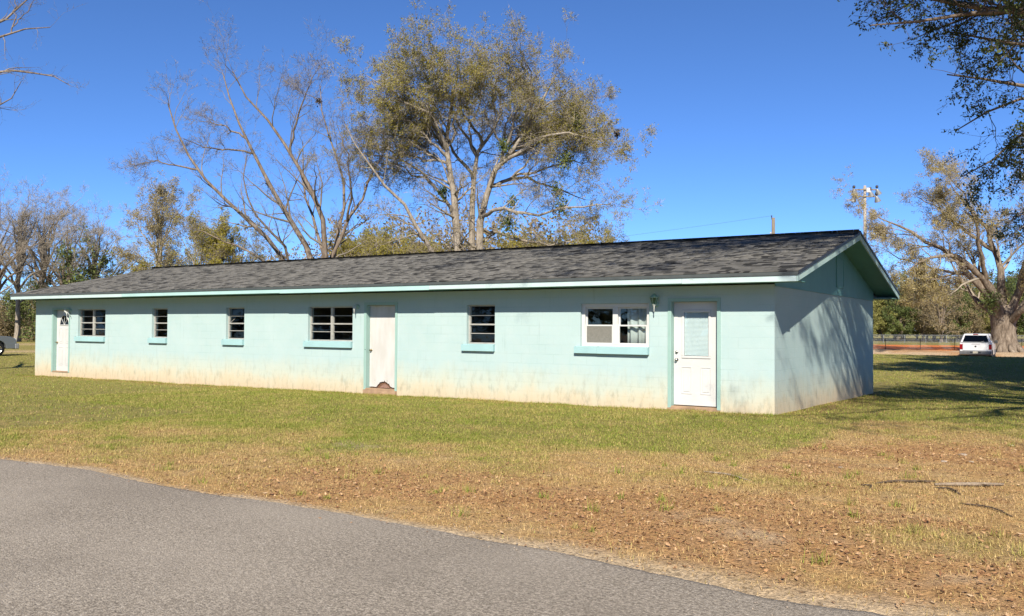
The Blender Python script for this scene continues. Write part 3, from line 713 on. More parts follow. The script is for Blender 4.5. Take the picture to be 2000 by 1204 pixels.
# wall lanterns
def lantern(x, z, label, state):
    t = empty('wall_lantern', (x, 0, z)); tag(t, label, 'wall light', 'wall lanterns beside the doors')
    MB().lathe([(.001, -.028), (.035, -.026), (.052, -.012), (.055, -.001)], (0, 0, .02), 'y', 14).build('backplate', M['lantern'], t, smooth=True)
    if state == 'whole':
        MB().tube([(0,-.02,.0), (0,-.06,-.035), (0,-.11,-.04), (0,-.13,.0)], .009, 6).build('arm', M['lantern'], t)
        hexa = lambda r, zz: [(r*math.cos(math.pi/3*k+.5), -.13+r*math.sin(math.pi/3*k+.5), zz) for k in range(6)]
        A, B_ = hexa(.045, .02), hexa(.085, .155); cg = MB()
        for k in range(6): cg.tube([A[k], B_[k]], .005, 5)
        for Q in (A, B_): cg.tube(Q+[Q[0]], .006, 5)
        cage = cg.build('cage', M['lantern'], t)
        MB().add([(p[0]*.97, -.13+(p[1]+.13)*.97, p[2]) for p in A+B_], [(k, (k+1) % 6, 6+(k+1) % 6, 6+k) for k in range(6)]).build('lantern_glass', glass('old_lantern_glass', (.6, .72, .62)), t)
        MB().lathe([(.098, .155), (.10, .162), (.06, .20), (.028, .215), (.02, .235), (.001, .24)], (0, -.13, 0), 'z', 6).build('cap', M['lantern'], t)
        MB().lathe([(.001, -.13), (.012, -.125), (.009, -.06), (.02, -.02), (.046, .018)], (0, -.13, 0), 'z', 8).build('tail', M['lantern_white'], t, smooth=True)
    elif state == 'stripped':
        MB().tube([(.02,-.02,.02), (.02,-.07,.07), (.0,-.11,.05), (-.02,-.12,.0)], .007, 6).build('arm', M['lantern'], t)
        MB().lathe([(.001, -.17), (.010, -.165), (.012, -.08), (.026, -.03), (.034, -.005), (.006, .0), (.006, .10), (.001, .11)], (-.02, -.12, 0), 'z', 8).build('tail', M['lantern_white'], t, smooth=True)
        MB().box(-.10, .03, -.124, -.116, .0, .014).build('cross_arm', M['lantern_white'], t)
    else:
        MB().tube([(.0,-.02,.02), (-.03,-.09,.06), (-.08,-.13,.04)], .008, 6).build('arm', M['lantern'], t)
        MB().add([(-.16,-.13,.10), (-.06,-.15,.07), (-.04,-.13,-.08), (-.11,-.12,-.05), (-.13,-.17,.0)], [(0,1,4), (1,2,4), (2,3,4), (3,0,4), (0,1,2,3)]).build('broken_cage', M['lantern_white'], t)
        MB().lathe([(.001, -.26), (.011, -.25), (.010, -.12), (.024, -.08), (.008, -.03), (.008, .0)], (-.05, -.12, 0), 'z', 8).build('tail', M['lantern_white'], t, smooth=True)
        MB().tube([(-.05,-.12,-.02), (.04,-.10,-.10), (.06,-.08,-.19)], .009, 5).build('bent_stem', M['lantern_white'], t)
lantern(-2.315, 2.03, 'intact pale lantern on the wall beside the half-glass door', 'whole')
lantern(-10.26, 2.05, 'bare bracket of a lantern between the wide window and the flat white door', 'stripped')
lantern(-22.93, 2.02, 'broken white lantern hanging beside the far fan-light door', 'broken')

# ---------------------------------------------------------------- trees
def norm(a): return a/np.maximum(np.linalg.norm(a, axis=-1, keepdims=True), 1e-9)
def tubes(P, Rd, s):
    """P (B,n,3) centre lines, Rd (B,n) radii -> verts, quads"""
    B, n, _ = P.shape
    T = np.empty_like(P); T[:, 1:-1] = P[:, 2:]-P[:, :-2]; T[:, 0] = P[:, 1]-P[:, 0]; T[:, -1] = P[:, -1]-P[:, -2]; T = norm(T)
    mean = norm(P[:, -1]-P[:, 0]); ref = np.where(np.abs(mean[:, 2:3]) < .9, np.array([[0., 0, 1]]), np.array([[1., 0, 0]]))
    A = norm(np.cross(T, ref[:, None, :])); Bv = np.cross(T, A)
    if s == 2:                                                              # hair-fine twigs: one strip each, turned at random
        ph = np.random.default_rng(B).uniform(0, np.pi, B)[:, None, None]; W = (A*np.cos(ph)+Bv*np.sin(ph))*Rd[:, :, None]*1.35
        V = np.stack([P-W, P+W], 2); i = np.arange(n-1)[:, None]
        f = np.stack([i*2, i*2+1, i*2+3, i*2+2], -1).reshape(-1, 4); F = (np.arange(B)*n*2)[:, None, None]+f[None]
        return V.reshape(-1, 3), F.reshape(-1, 4)
    th = np.arange(s)*2*np.pi/s
    V = P[:, :, None, :]+Rd[:, :, None, None]*(A[:, :, None, :]*np.cos(th)[None, None, :, None]+Bv[:, :, None, :]*np.sin(th)[None, None, :, None])
    k = np.arange(s); k2 = (k+1) % s; i = np.arange(n-1)[:, None]
    f = np.stack([i*s+k, i*s+k2, (i+1)*s+k2, (i+1)*s+k], -1).reshape(-1, 4)
    F = (np.arange(B)*n*s)[:, None, None]+f[None]
    return V.reshape(-1, 3), F.reshape(-1, 4)
def join(parts):
    V = []; F = []; n = 0
    for v, f in parts: V.append(v); F.append(f+n); n += len(v)
    return np.concatenate(V), np.concatenate(F)
def resample(p, n):
    p = np.asarray(p, float); d = np.concatenate([[0], np.cumsum(np.linalg.norm(np.diff(p, axis=0), axis=1))]); t = np.linspace(0, d[-1], n)
    return np.stack([np.interp(t, d, p[:, k]) for k in range(3)], 1)
def spawn(P, Rd, K, rng, ratio, ang, up, wob, n, rf, t0=.25, fall=.5, minlen=.15, maxlen=9, tip=.15, tmax=1.0, rmin=.002):
    """K children per parent line"""
    B, m, _ = P.shape
    L = np.linalg.norm(np.diff(P, axis=1), axis=2).sum(1)
    b = np.repeat(np.arange(B), K); t = t0+(tmax-t0)*rng.random(B*K)
    t[::K] = tmax                                                             # one child carries on from the tip
    f = t*(m-1); i = np.minimum(f.astype(int), m-2); w = (f-i)[:, None]
    pos = P[b, i]*(1-w)+P[b, i+1]*w; r = Rd[b, i]*(1-w[:, 0])+Rd[b, i+1]*w[:, 0]
    d = norm(P[b, i+1]-P[b, i]); q = norm(np.cross(d, rng.normal(size=(B*K, 3))))
    a = np.radians(rng.normal(ang, ang*.25, B*K)); a[::K] *= .35
    D = norm(d*np.cos(a)[:, None]+q*np.sin(a)[:, None]+np.array([0, 0, up])*.5)
    ln = np.clip(ratio*L[b]*(1-fall*t)*rng.uniform(.55, 1.3, B*K), minlen, maxlen)
    out = [pos]; cur = pos
    for s in range(n-1):
        D = norm(D+rng.normal(0, wob, (B*K, 3))+np.array([0, 0, up])/n)
        cur = cur+D*(ln/(n-1))[:, None]; out.append(cur)
    r0 = np.maximum(r*rf, rmin); prof = np.linspace(1, tip, n)
    return np.stack(out, 1), r0[:, None]*prof[None]
def leaves(P, m, rng, length, width, t0=.2, spread=.04, keep=None):
    """m leaves per line, diamond quads"""
    B, n, _ = P.shape; b = np.repeat(np.arange(B), m); t = t0+(1-t0)*rng.random(B*m)
    f = t*(n-1); i = np.minimum(f.astype(int), n-2); w = (f-i)[:, None]
    pos = P[b, i]*(1-w)+P[b, i+1]*w+rng.normal(0, spread, (B*m, 3))
    if keep is not None: pos = pos[keep(pos)]
    k = len(pos); u = norm(rng.normal(size=(k, 3))+np.array([0, 0, -.25])); v = norm(np.cross(u, rng.normal(size=(k, 3))))
    ll = (length*rng.uniform(.6, 1.35, k))[:, None]; ww = (width*rng.uniform(.6, 1.3, k))[:, None]
    nrm = np.cross(u, v)
    V = np.stack([pos, pos+u*ll*.5+v*ww*.5+nrm*ww*.15, pos+u*ll, pos+u*ll*.5-v*ww*.5+nrm*ww*.15], 1).reshape(-1, 3)
    F = np.arange(4*k).reshape(-1, 4)
    tone = .5*rng.random(k)+.5*fbm(pos[:, 0]*.5+pos[:, 2]*.37, pos[:, 1]*.5-pos[:, 2]*.41, 77, 2)
    return V, F, np.repeat(tone, 4)
RH, FH = np.array((cy_, sy_, 0.)), np.array((-sy_, cy_, 0.))         # level axes: across and away
def limb(base, ref, scale, pts, r0, r1, n=12, rng=None, jit=.05):
    """side sketch of a limb: (across, height, away). across/height in sketch units of `scale` metres from `ref`, away in metres"""
    Q = np.array([RH*(u-ref[0])*scale+FH*dy+np.array((0, 0, (ref[1]-v)*scale)) for u, v, dy in pts])
    P = resample(Q, n)
    if rng is not None: P[1:-1] += rng.normal(0, jit, (n-2, 3))
    return P, np.linspace(r0, r1, n)**1.0
def snap(limbs, D_):
    """join limbs that spring from another limb to it"""
    for i in range(1, len(limbs)):
        P, R_ = limbs[i]
        if P[0, 2] < .6: continue
        best = None
        for j in range(i):
            Q, Rq = limbs[j]; t = np.linspace(0, 11, 56); k = np.minimum(t.astype(int), 10); w = (t-k)[:, None]
            pts = Q[k]*(1-w)+Q[k+1]*w; dd = np.linalg.norm((pts-P[0])*np.array((1, 1, 1)), axis=1); m = dd.argmin()
            if best is None or dd[m] < best[0]: best = (dd[m], pts[m], np.interp(t[m], range(12), Rq))
        off = best[1]-P[0]; P += off[None]*(1-np.linspace(0, 1, 12))[:, None]**2
        limbs[i] = (P, R_*min(1, .85*best[2]/R_[0]))
    return limbs
def build_tree(name, base, label, limbs, levels, barkm, twigm, leafspec, rng, trunk_sides=9, group=None, cull=None, cat='tree'):
    """limbs [(P,R)]; levels: list of spawn kwargs; leafspec: (mat, per, length, width, kw) or None"""
    root = empty(name, base); tag(root, label, cat, group)
    P = np.stack([l[0] for l in limbs]); Rd = np.stack([l[1] for l in limbs])
    V, F = tubes(P, Rd, trunk_sides); link('trunk', np_mesh('trunk', V, F, barkm, None, True), root)
    parts = []; cur = (P, Rd)
    allp = []
    for i, kw in enumerate(levels):
        kw = dict(kw); sides = kw.pop('sides', 4)
        cur = spawn(cur[0], cur[1], rng=rng, **kw)
        if cull is not None:
            ok = cull(cur[0]+np.array(base)); cur = (cur[0][ok], cur[1][ok])
        parts.append((tubes(cur[0], cur[1], sides)))
        allp.append(cur[0])
    V, F = join(parts[:-1]); link('branches', np_mesh('branches', V, F, barkm if i < 2 else twigm, None, True), root)
    V, F = parts[-1]; link('twigs', np_mesh('twigs', V, F, twigm), root)
    if leafspec:
        lm, per, ln, wd, kw = leafspec
        V, F, A = leaves(cur[0], per, rng, ln, wd, **kw)
        if len(F): link('crown', np_mesh('crown', V, F, lm, A), root)
    return root
def copy_tree(src, loc, rz, sc, label, group, sz=None):
    r = src.copy(); C.objects.link(r); r.location = loc; r.rotation_euler = (0, 0, rz); r.scale = (sc, sc, sz or sc); r['label'] = label; r['group'] = group
    for ch in src.children:
        c = ch.copy(); C.objects.link(c); c.parent = r
    return r
def at(u, v, D): return CAM+D*(FWD+RGT*((u-1000)/FPX)+UPV*(-(v-602)/FPX))
def foot(u, D):
    p = at(u, 640, D); return (p[0], p[1], float(gz(p[0], p[1]))-.05)
def sketch_ref(base, D):     # height of the ground line of a tree in sketch units, so limbs keep their true height
    h = np.array(base)-CAM; z = h@UPV; return 602-FPX*z/(h@FWD)

# bare multi-stemmed tree behind the roof
rng = np.random.default_rng(11); D = 45.0; base = foot(612, D); S = D/FPX; rv = sketch_ref(base, D); ref = (612, rv)
sk = [([(600,rv,0),(561,506,-1),(534,471,-1.2),(487,428,-1.6),(448,386,-2),(413,347,-2.2),(378,268,-2.4),(358,215,-2.4)], .20, .03),
      ([(413,347,-2.2),(340,335,-2.6),(305,345,-2.8)], .06, .015),
      ([(606,rv,.2),(608,507,.6),(573,456,.8),(534,397,1),(503,339,1.3),(476,288,1.5),(456,249,1.6),(429,179,1.8),(409,124,1.9),(403,95,2)], .26, .025),
      ([(476,288,1.5),(448,284,.8),(398,288,0),(358,268,-.6)], .07, .015),
      ([(456,249,1.6),(425,226,2.2),(378,202,2.7),(343,198,3)], .07, .015),
      ([(620,rv,-.2),(640,507,-.6),(636,440,-.9),(612,358,-1.2),(573,308,-1.4),(542,245,-1.5),(503,206,-1.8),(472,140,-2)], .25, .025),
      ([(614,rv,.3),(624,507,1),(593,413,2),(565,358,2.6),(560,300,3),(558,240,3.2)], .19, .02),
      ([(624,rv,0),(647,503,.3),(675,436,.3),(706,382,.2),(725,331,.4),(752,270,.5)], .20, .03),
      ([(618,rv,.1),(640,470,1.6),(649,400,2.2),(647,323,2.5),(622,250,2.8),(590,148,3),(595,112,3)], .19, .02),
      ([(604,rv,-.1),(573,487,-2),(525,430,-3),(511,382,-3.3),(520,330,-3.6)], .15, .02),
      ([(600,rv,.1),(560,540,.5),(513,515,.8),(456,480,1),(398,456,1.2),(347,440,1.3)], .13, .02),
      ([(587,148,3),(560,130,3.2),(530,112,3.3),(515,95,3.4)], .04, .012),
      ([(573,308,-1.4),(590,250,-2),(612,200,-2.6),(640,150,-3)], .09, .015),
      ([(675,436,.3),(690,380,-1),(690,320,-2),(675,260,-2.6)], .10, .02)]
sk = [([(u, v if v > 330 else 330+(v-330)*.90, dy) for u, v, dy in p], a, b_) for p, a, b_ in sk]
limbs = snap([limb(base, ref, S, p, a*.85, b_, 12, rng, .06) for p, a, b_ in sk], D)
levels = [dict(K=12, ratio=.30, ang=42, up=.20, wob=.16, n=7, rf=.5, t0=.34, fall=.45, maxlen=3.0, minlen=.8, sides=5),
          dict(K=6, ratio=.42, ang=45, up=.15, wob=.22, n=5, rf=.6, t0=.2, fall=.4, maxlen=1.6, minlen=.4, sides=4, rmin=.006),
          dict(K=6, ratio=.55, ang=46, up=.12, wob=.25, n=4, rf=.6, t0=.15, fall=.3, maxlen=.9, minlen=.25, sides=3, rmin=.005),
          dict(K=3, ratio=.6, ang=45, up=.10, wob=.2, n=2, rf=.7, t0=.2, fall=.3, maxlen=.5, minlen=.15, sides=2, rmin=.004, tip=.5)]
tA = build_tree('bare_tree', base, 'tall bare multi-stemmed tree fanning out behind the middle of the roof', limbs, levels, M['bark'], M['twig'], None, rng)
def clump(parent, base, pos, r, mat_, name, n=260, sz=.16, seed=1):
    rg = np.random.default_rng(seed); p = np.array(pos)-np.array(base)
    q = p+norm(rg.normal(size=(n, 3)))*(r*1.25*rg.random(n)**.8)[:, None]*np.array((.8, .8, 1.15))
    V, F, A = leaves(np.stack([q, q+.02], 1), 1, rg, sz, sz*.55); link(name, np_mesh(name, V, F, mat_, A), parent)['kind'] = 'stuff'
clump(tA, base, at(622, 197, 46), .16, M['twig_dark'], 'nest', 120, .12)

# big budding tree
rng = np.random.default_rng(5); base = foot(925, D); rv = sketch_ref(base, D); ref = (925, rv)
sk = [([(905,rv,0),(894,492,-.2),(890,415,-.4),(877,337,-.6),(868,276,-.7),(868,216,-.6),(873,173,-.4),(886,108,0),(890,52,.2)], .42, .03),
      ([(922,rv,.3),(916,492,.4),(922,389,.6),(925,281,1),(935,250,1.2),(963,207,1.5),(981,151,1.8),(976,86,2)], .36, .03),
      ([(935,rv,0),(933,492,-.2),(942,423,-.3),(959,367,-.4),(976,328,-.6),(1002,285,-.8),(1033,246,-1),(1063,190,-1.2),(1084,151,-1.3),(1097,99,-1.4)], .40, .03),
      ([(976,328,-.6),(1028,294,-1.4),(1076,259,-2),(1115,259,-2.3),(1166,276,-2.6),(1218,285,-2.8)], .19, .02),
      ([(1002,285,-.8),(1067,225,.6),(1110,199,1.3),(1158,190,1.8),(1180,195,2)], .17, .02),
      ([(900,rv,.2),(886,415,.8),(830,341,1.2),(786,302,1.4),(743,281,1.5),(700,283,1.7),(655,270,1.8)], .24, .02),
      ([(872,290,-.7),(843,207,-1.8),(795,186,-2.3),(748,147,-2.8),(717,125,-3)], .15, .02),
      ([(895,rv,-.2),(847,497,-.8),(808,449,-1.2),(778,402,-1.5),(743,359,-1.7),(700,298,-2),(668,230,-2.2)], .24, .02),
      ([(907,346,.2),(880,280,1.6),(855,220,2.4),(830,160,3),(812,100,3.3),(800,66,3.4)], .19, .02),
      ([(959,371,-.4),(1002,346,.8),(1054,337,1.5),(1110,358,2),(1175,376,2.3)], .14, .02),
      ([(942,423,-.3),(976,415,-1.8),(1024,432,-2.6),(1080,432,-3),(1132,423,-3.2),(1205,415,-3.4)], .14, .02),
      ([(925,281,1),(905,220,2.4),(915,150,3.3),(930,90,3.8),(935,45,4)], .14, .02),
      ([(935,250,1.2),(900,190,-.5),(860,150,-1.8),(840,95,-2.6),(850,55,-3)], .12, .02),
      ([(1033,246,-1),(1050,180,-2.6),(1040,120,-3.4),(1020,70,-3.8)], .12, .02),
      ([(976,328,-.6),(1010,260,2),(1020,190,3.4),(1040,130,4),(1050,85,4.2)], .15, .02),
      ([(843,207,-1.8),(800,140,-1.2),(770,95,-1)], .08, .015),
      ([(942,450,0),(1000,460,1),(1060,470,1.6),(1130,465,2),(1190,455,2.2)], .12, .02),
      ([(1063,190,-1.2),(1115,150,-1),(1150,120,-.8),(1160,150,-.8)], .08, .015)]
for k in range(20):
    a_ = math.radians(-8+196*(k+.5)/20)+rng.normal(0, .05); q_ = rng.uniform(.72, .92); dy_ = rng.uniform(-4.5, 4.5); c_, s_ = math.cos(a_), math.sin(a_)
    e_ = (925+285*c_*q_, 285-248*s_*q_); b0 = (925+75*c_, 345-70*s_)
    sk.append(([(*b0, dy_*.15), ((b0[0]+e_[0])/2+rng.normal(0, 12), (b0[1]+e_[1])/2-14, dy_*.6), (*e_, dy_)], .11, .015))
sk = [([(925+(u-925)*(.94 if u < 925 else .90), v if v > 330 else 330+(v-330)*.74, dy) for u, v, dy in p], a, b_) for p, a, b_ in sk]
limbs = snap([limb(base, ref, S, p, a*.8, b_, 12, rng, .07) for p, a, b_ in sk], D)
levels = [dict(K=13, ratio=.32, ang=52, up=.02, wob=.16, n=6, rf=.42, t0=.24, fall=.30, maxlen=2.4, minlen=1.3, sides=4),
          dict(K=6, ratio=.48, ang=50, up=.05, wob=.20, n=5, rf=.55, t0=.2, fall=.4, maxlen=1.4, minlen=.45, sides=4, rmin=.007),
          dict(K=6, ratio=.55, ang=50, up=.05, wob=.22, n=3, rf=.6, t0=.2, fall=.3, maxlen=.8, minlen=.3, sides=3, rmin=.006),
          dict(K=5, ratio=.6, ang=50, up=.05, wob=.2, n=2, rf=.7, t0=.2, fall=.3, maxlen=.5, minlen=.2, sides=2, rmin=.005, tip=.5)]
def keepB(p):
    rr = np.hypot(p @ RH-.3, p[:, 2]-8.0); n = fbm(p[:, 0]*.45+p[:, 2]*.3, p[:, 1]*.45+p[:, 2]*.45, 91, 3)
    pr = sstep(2.6, 6.4, rr)*.8+.12+sstep(.5, .66, n)*.4-.04*(p[:, 2] < 7)
    return rng.random(len(p)) < .36*pr*(.55+.45*sstep(.28, .50, n))
tB = build_tree('budding_tree', base, 'broad old tree with yellow-green buds rising behind the roof, tallest in view', limbs, levels, M['bark_pale'], M['twig_pale'],
                (M['bud'], 5, .082, .042, dict(t0=.2, spread=.05, keep=keepB)), rng)
for i, (u, v, dd, r_) in enumerate(((983, 285, -1, .42), (1126, 236, -1.5, .45), (1105, 312, -1, .45), (1087, 372, -1, .35), (1096, 405, -1, .5), (992, 432, -1.5, .65), (1000, 395, -1, .3), (866, 375, 0, .35), (1205, 262, -2.5, .16), (768, 245, 1, .5))):
    clump(tB, base, at(u, v, D+dd), r_, M['pine'] if i != 8 else M['twig_dark'], 'mistletoe' if i != 8 else 'nest', int(700*r_), .14, 40+i)

# old tree with the massive trunk by the lane
rng = np.random.default_rng(21); D = 67.0; p = at(1962, 687, D); base = (p[0], p[1], float(gz(p[0], p[1]))-.15); S = D/FPX; rv = sketch_ref(base, D); ref = (1963, rv)
sk = [([(1963,rv,0),(1963,680,0),(1962,655,0),(1960,630,0),(1958,600,.1)], 1.12, .80),
      ([(1956,640,-.1),(1948,622,-.3),(1937,594,-.6),(1916,556,-1),(1882,525,-1.4),(1840,500,-1.8),(1801,504,-2),(1766,518,-2.2),(1749,535,-2.3)], .55, .04),
      ([(1958,640,.2),(1955,612,.5),(1944,577,1),(1916,535,1.7),(1888,490,2.4),(1853,472,3),(1819,441,3.5),(1784,427,3.8),(1738,402,4)], .48, .03),
      ([(1964,645,0),(1965,622,0),(1965,560,.2),(1958,490,.6),(1951,455,.8),(1905,400,1),(1872,350,1.2)], .50, .04),
      ([(1968,645,-.2),(1976,594,-.8),(1986,525,-1.6),(1990,455,-2.2),(1985,400,-2.6),(1960,350,-3)], .48, .04),
      ([(1970,648,.1),(1990,622,.2),(2025,570,.4),(2060,500,.6),(2080,420,.8)], .50, .04),
      ([(1916,556,-1),(1880,490,-2.6),(1862,440,-3.4),(1840,400,-4),(1800,362,-4.3)], .24, .03),
      ([(1958,490,.6),(1920,440,2.6),(1890,400,3.8),(1850,370,4.4)], .22, .03),
      ([(1882,525,-1.4),(1850,540,-.5),(1815,550,0),(1790,570,.2)], .12, .02),
      ([(1916,535,1.7),(1870,520,3.5),(1820,500,4.6),(1770,470,5)], .16, .02),
      ([(1990,455,-2.2),(2015,400,-2.8),(2030,350,-3)], .2, .03),
      ([(2025,570,.4),(2075,540,2),(2120,520,3)], .22, .03),
      ([(1960,640,.4),(1950,600,2.2),(1930,540,4.2),(1920,480,5.6)], .4, .03),
      ([(1966,640,-.4),(1975,600,-2.4),(1970,540,-4.4),(1950,480,-5.6)], .4, .03)]
limbs = [limb(base, ref, S, p_, a*.82, b_, 12, rng, .08 if i else .02) for i, (p_, a, b_) in enumerate(sk)]
limbs = limbs[:1]+[(P_, R_*np.linspace(1, .8, 12)) for P_, R_ in snap(limbs, D)[1:]]
P0, R0 = limbs[0]; R0[:] = np.interp(np.linspace(0, 1, 12), [0, .12, .35, .7, 1], [1.30, 1.02, .88, .86, .80])
levels = [dict(K=12, ratio=.34, ang=45, up=.06, wob=.16, n=7, rf=.45, t0=.35, fall=.4, maxlen=3.8, minlen=1.2, sides=5),
          dict(K=6, ratio=.45, ang=48, up=.04, wob=.2, n=5, rf=.55, t0=.2, fall=.4, maxlen=2.1, minlen=.5, sides=4, rmin=.01),
          dict(K=5, ratio=.55, ang=50, up=.0, wob=.24, n=4, rf=.6, t0=.15, fall=.3, maxlen=1.2, minlen=.4, sides=3, rmin=.007),
          dict(K=5, ratio=.6, ang=50, up=-.05, wob=.2, n=2, rf=.7, t0=.2, fall=.3, maxlen=.7, minlen=.25, sides=2, rmin=.007, tip=.5)]
cullF = lambda P: (P[:, -1, 2] > 3.4)
tF = build_tree('old_tree', base, 'old spreading tree with massive furrowed trunk beside the white pickup', limbs, levels, M['bark_old'], M['twig_pale'],
                (M['tan_bud'], 7, .115, .055, dict(t0=.2, spread=.09, keep=lambda q: rng.random(len(q)) < .25+.9*sstep(.42, .62, fbm(q[:, 0]*.4+q[:, 2]*.35, q[:, 1]*.4+q[:, 2]*.3, 61, 3)))), rng, 14, cull=cullF)
clump(tF, base, at(1935, 590, 66), .8, M['pine'], 'ivy', 500, .2, 3)
for k in range(9):   # root flare
    a = k*2*math.pi/9+.3; MB().tube([(1.15*math.cos(a)*.72, 1.15*math.sin(a)*.72, .75), (1.15*math.cos(a), 1.15*math.sin(a), .3), (1.5*math.cos(a), 1.5*math.sin(a), .02)], [.18, .24, .12], 7).build('root', M['bark_old'], tF, smooth=True)

# generic growth for the other trees
def generic_limbs(rng, H, trunk_r, spread, nl, fork=.35, lean=.05, elmin=8):
    """short trunk dividing into rising limbs whose tips lie on a dome"""
    wob = lambda k: rng.normal(0, lean)*H*k
    tp = np.array([(0, 0, 0), (wob(.2), wob(.2), H*fork), (wob(.4), wob(.4), H*(fork*.5+.32)), (wob(.5), wob(.5), H*.86)])
    out = [(resample(tp, 12), np.interp(np.linspace(0, 1, 12), [0, .06, .4, 1], [trunk_r*1.4, trunk_r, trunk_r*.62, trunk_r*.08]))]
    zc = H*(fork+.12)
    for k in range(nl):
        el = math.radians(rng.uniform(elmin, 78)); a = k*2.4+rng.normal(0, .35); d = np.array((math.cos(a), math.sin(a), 0)); q_ = rng.uniform(.78, 1.02)
        e = d*spread*math.cos(el)*q_+np.array((0, 0, zc+(H-zc)*math.sin(el)*q_))
        z0 = H*(fork*.85+.30*rng.random()*max(.05, math.sin(el))); s0 = np.array([np.interp(z0, tp[:, 2], tp[:, 0]), np.interp(z0, tp[:, 2], tp[:, 1]), z0])
        m1 = s0*.66+e*.34+np.array((0, 0, .06*H))-d*.04*spread; m2 = s0*.3+e*.7+np.array((0, 0, .05*H))
        P = resample(np.array([s0, m1, m2, e]), 12); P[1:] += np.cumsum(rng.normal(0, .018*spread, (11, 3)), 0)
        out.append((P, np.linspace(trunk_r*.48, trunk_r*.05, 12)))
    return out
LV = lambda s, k=1: [dict(K=7, ratio=.34, ang=44, up=.12, wob=.17, n=6, rf=.5, t0=.3, fall=.4, maxlen=3.2*s, minlen=.7*s, sides=4, rmin=.015),
                  dict(K=5, ratio=.45, ang=46, up=.1, wob=.22, n=4, rf=.55, t0=.2, fall=.4, maxlen=1.7*s, minlen=.4*s, sides=3, rmin=.010),
                  dict(K=5*k, ratio=.55, ang=48, up=.08, wob=.24, n=3, rf=.6, t0=.15, fall=.3, maxlen=1.0*s, minlen=.3*s, sides=3, rmin=.008, tip=.4),
                  dict(K=3, ratio=.6, ang=48, up=.06, wob=.2, n=2, rf=.7, t0=.15, fall=.3, maxlen=.7*s, minlen=.25*s, sides=2, rmin=.007, tip=.5)]

# foreground tree at the left edge, trunk out of the picture
rng = np.random.default_rng(31); D = 28.0; base = foot(-300, D); S = D/FPX; rv = sketch_ref(base, D); ref = (-300, rv)
sk = [([(-300,rv,0),(-296,500,0),(-290,350,0),(-285,200,.3),(-280,60,.5),(-270,-80,.6)], .30, .08),
      ([(-290,330,0),(-200,230,-.5),(-110,150,-.8),(-40,106,-.9),(15,93,-1),(43,76,-1),(75,70,-1),(100,66,-1),(120,68,-1)], .13, .012),
      ([(43,76,-1),(48,50,-1),(53,30,-1),(54,-10,-1)], .022, .01), ([(43,76,-1),(60,55,-1.1),(85,42,-1.2),(95,20,-1.2)], .02, .008),
      ([(-291,300,0),(-150,180,.6),(-60,120,.9),(0,111,1),(45,125,1),(75,128,1),(97,145,1)], .10, .012),
      ([(-295,420,0),(-160,290,.2),(-60,220,.3),(0,187,.3),(15,172,.3),(22,150,.3)], .09, .010),
      ([(-110,150,-.8),(-50,70,-1.2),(5,62,-1.4),(12,40,-1.4),(25,0,-1.4)], .05, .012),
      ([(-285,200,.3),(-150,60,1),(-60,0,1.6),(-20,-60,2)], .12, .02), ([(-285,200,.3),(-400,90,.4),(-480,20,.5)], .14, .02), ([(-292,380,0),(-420,260,1),(-520,190,2)], .12, .02),
      ([(-288,280,0),(-300,150,3),(-280,60,5)], .12, .02), ([(-288,300,0),(-320,150,-3),(-300,60,-5)], .12, .02)]
limbs = snap([limb(base, ref, S, p_, a, b_, 12, rng, .03) for p_, a, b_ in sk], D)
levels = [dict(K=7, ratio=.22, ang=45, up=.12, wob=.2, n=6, rf=.5, t0=.45, fall=.5, maxlen=1.6, minlen=.35, sides=4, rmin=.006),
          dict(K=5, ratio=.5, ang=48, up=.1, wob=.25, n=4, rf=.55, t0=.2, fall=.4, maxlen=.8, minlen=.2, sides=3, rmin=.004),
          dict(K=3, ratio=.5, ang=48, up=.1, wob=.25, n=3, rf=.7, t0=.2, fall=.3, maxlen=.35, minlen=.1, sides=3, rmin=.0035, tip=.5)]
build_tree('bare_tree', base, 'bare grey branches reaching in at the top left corner', limbs, levels, M['bark'], M['twig'], None, rng)

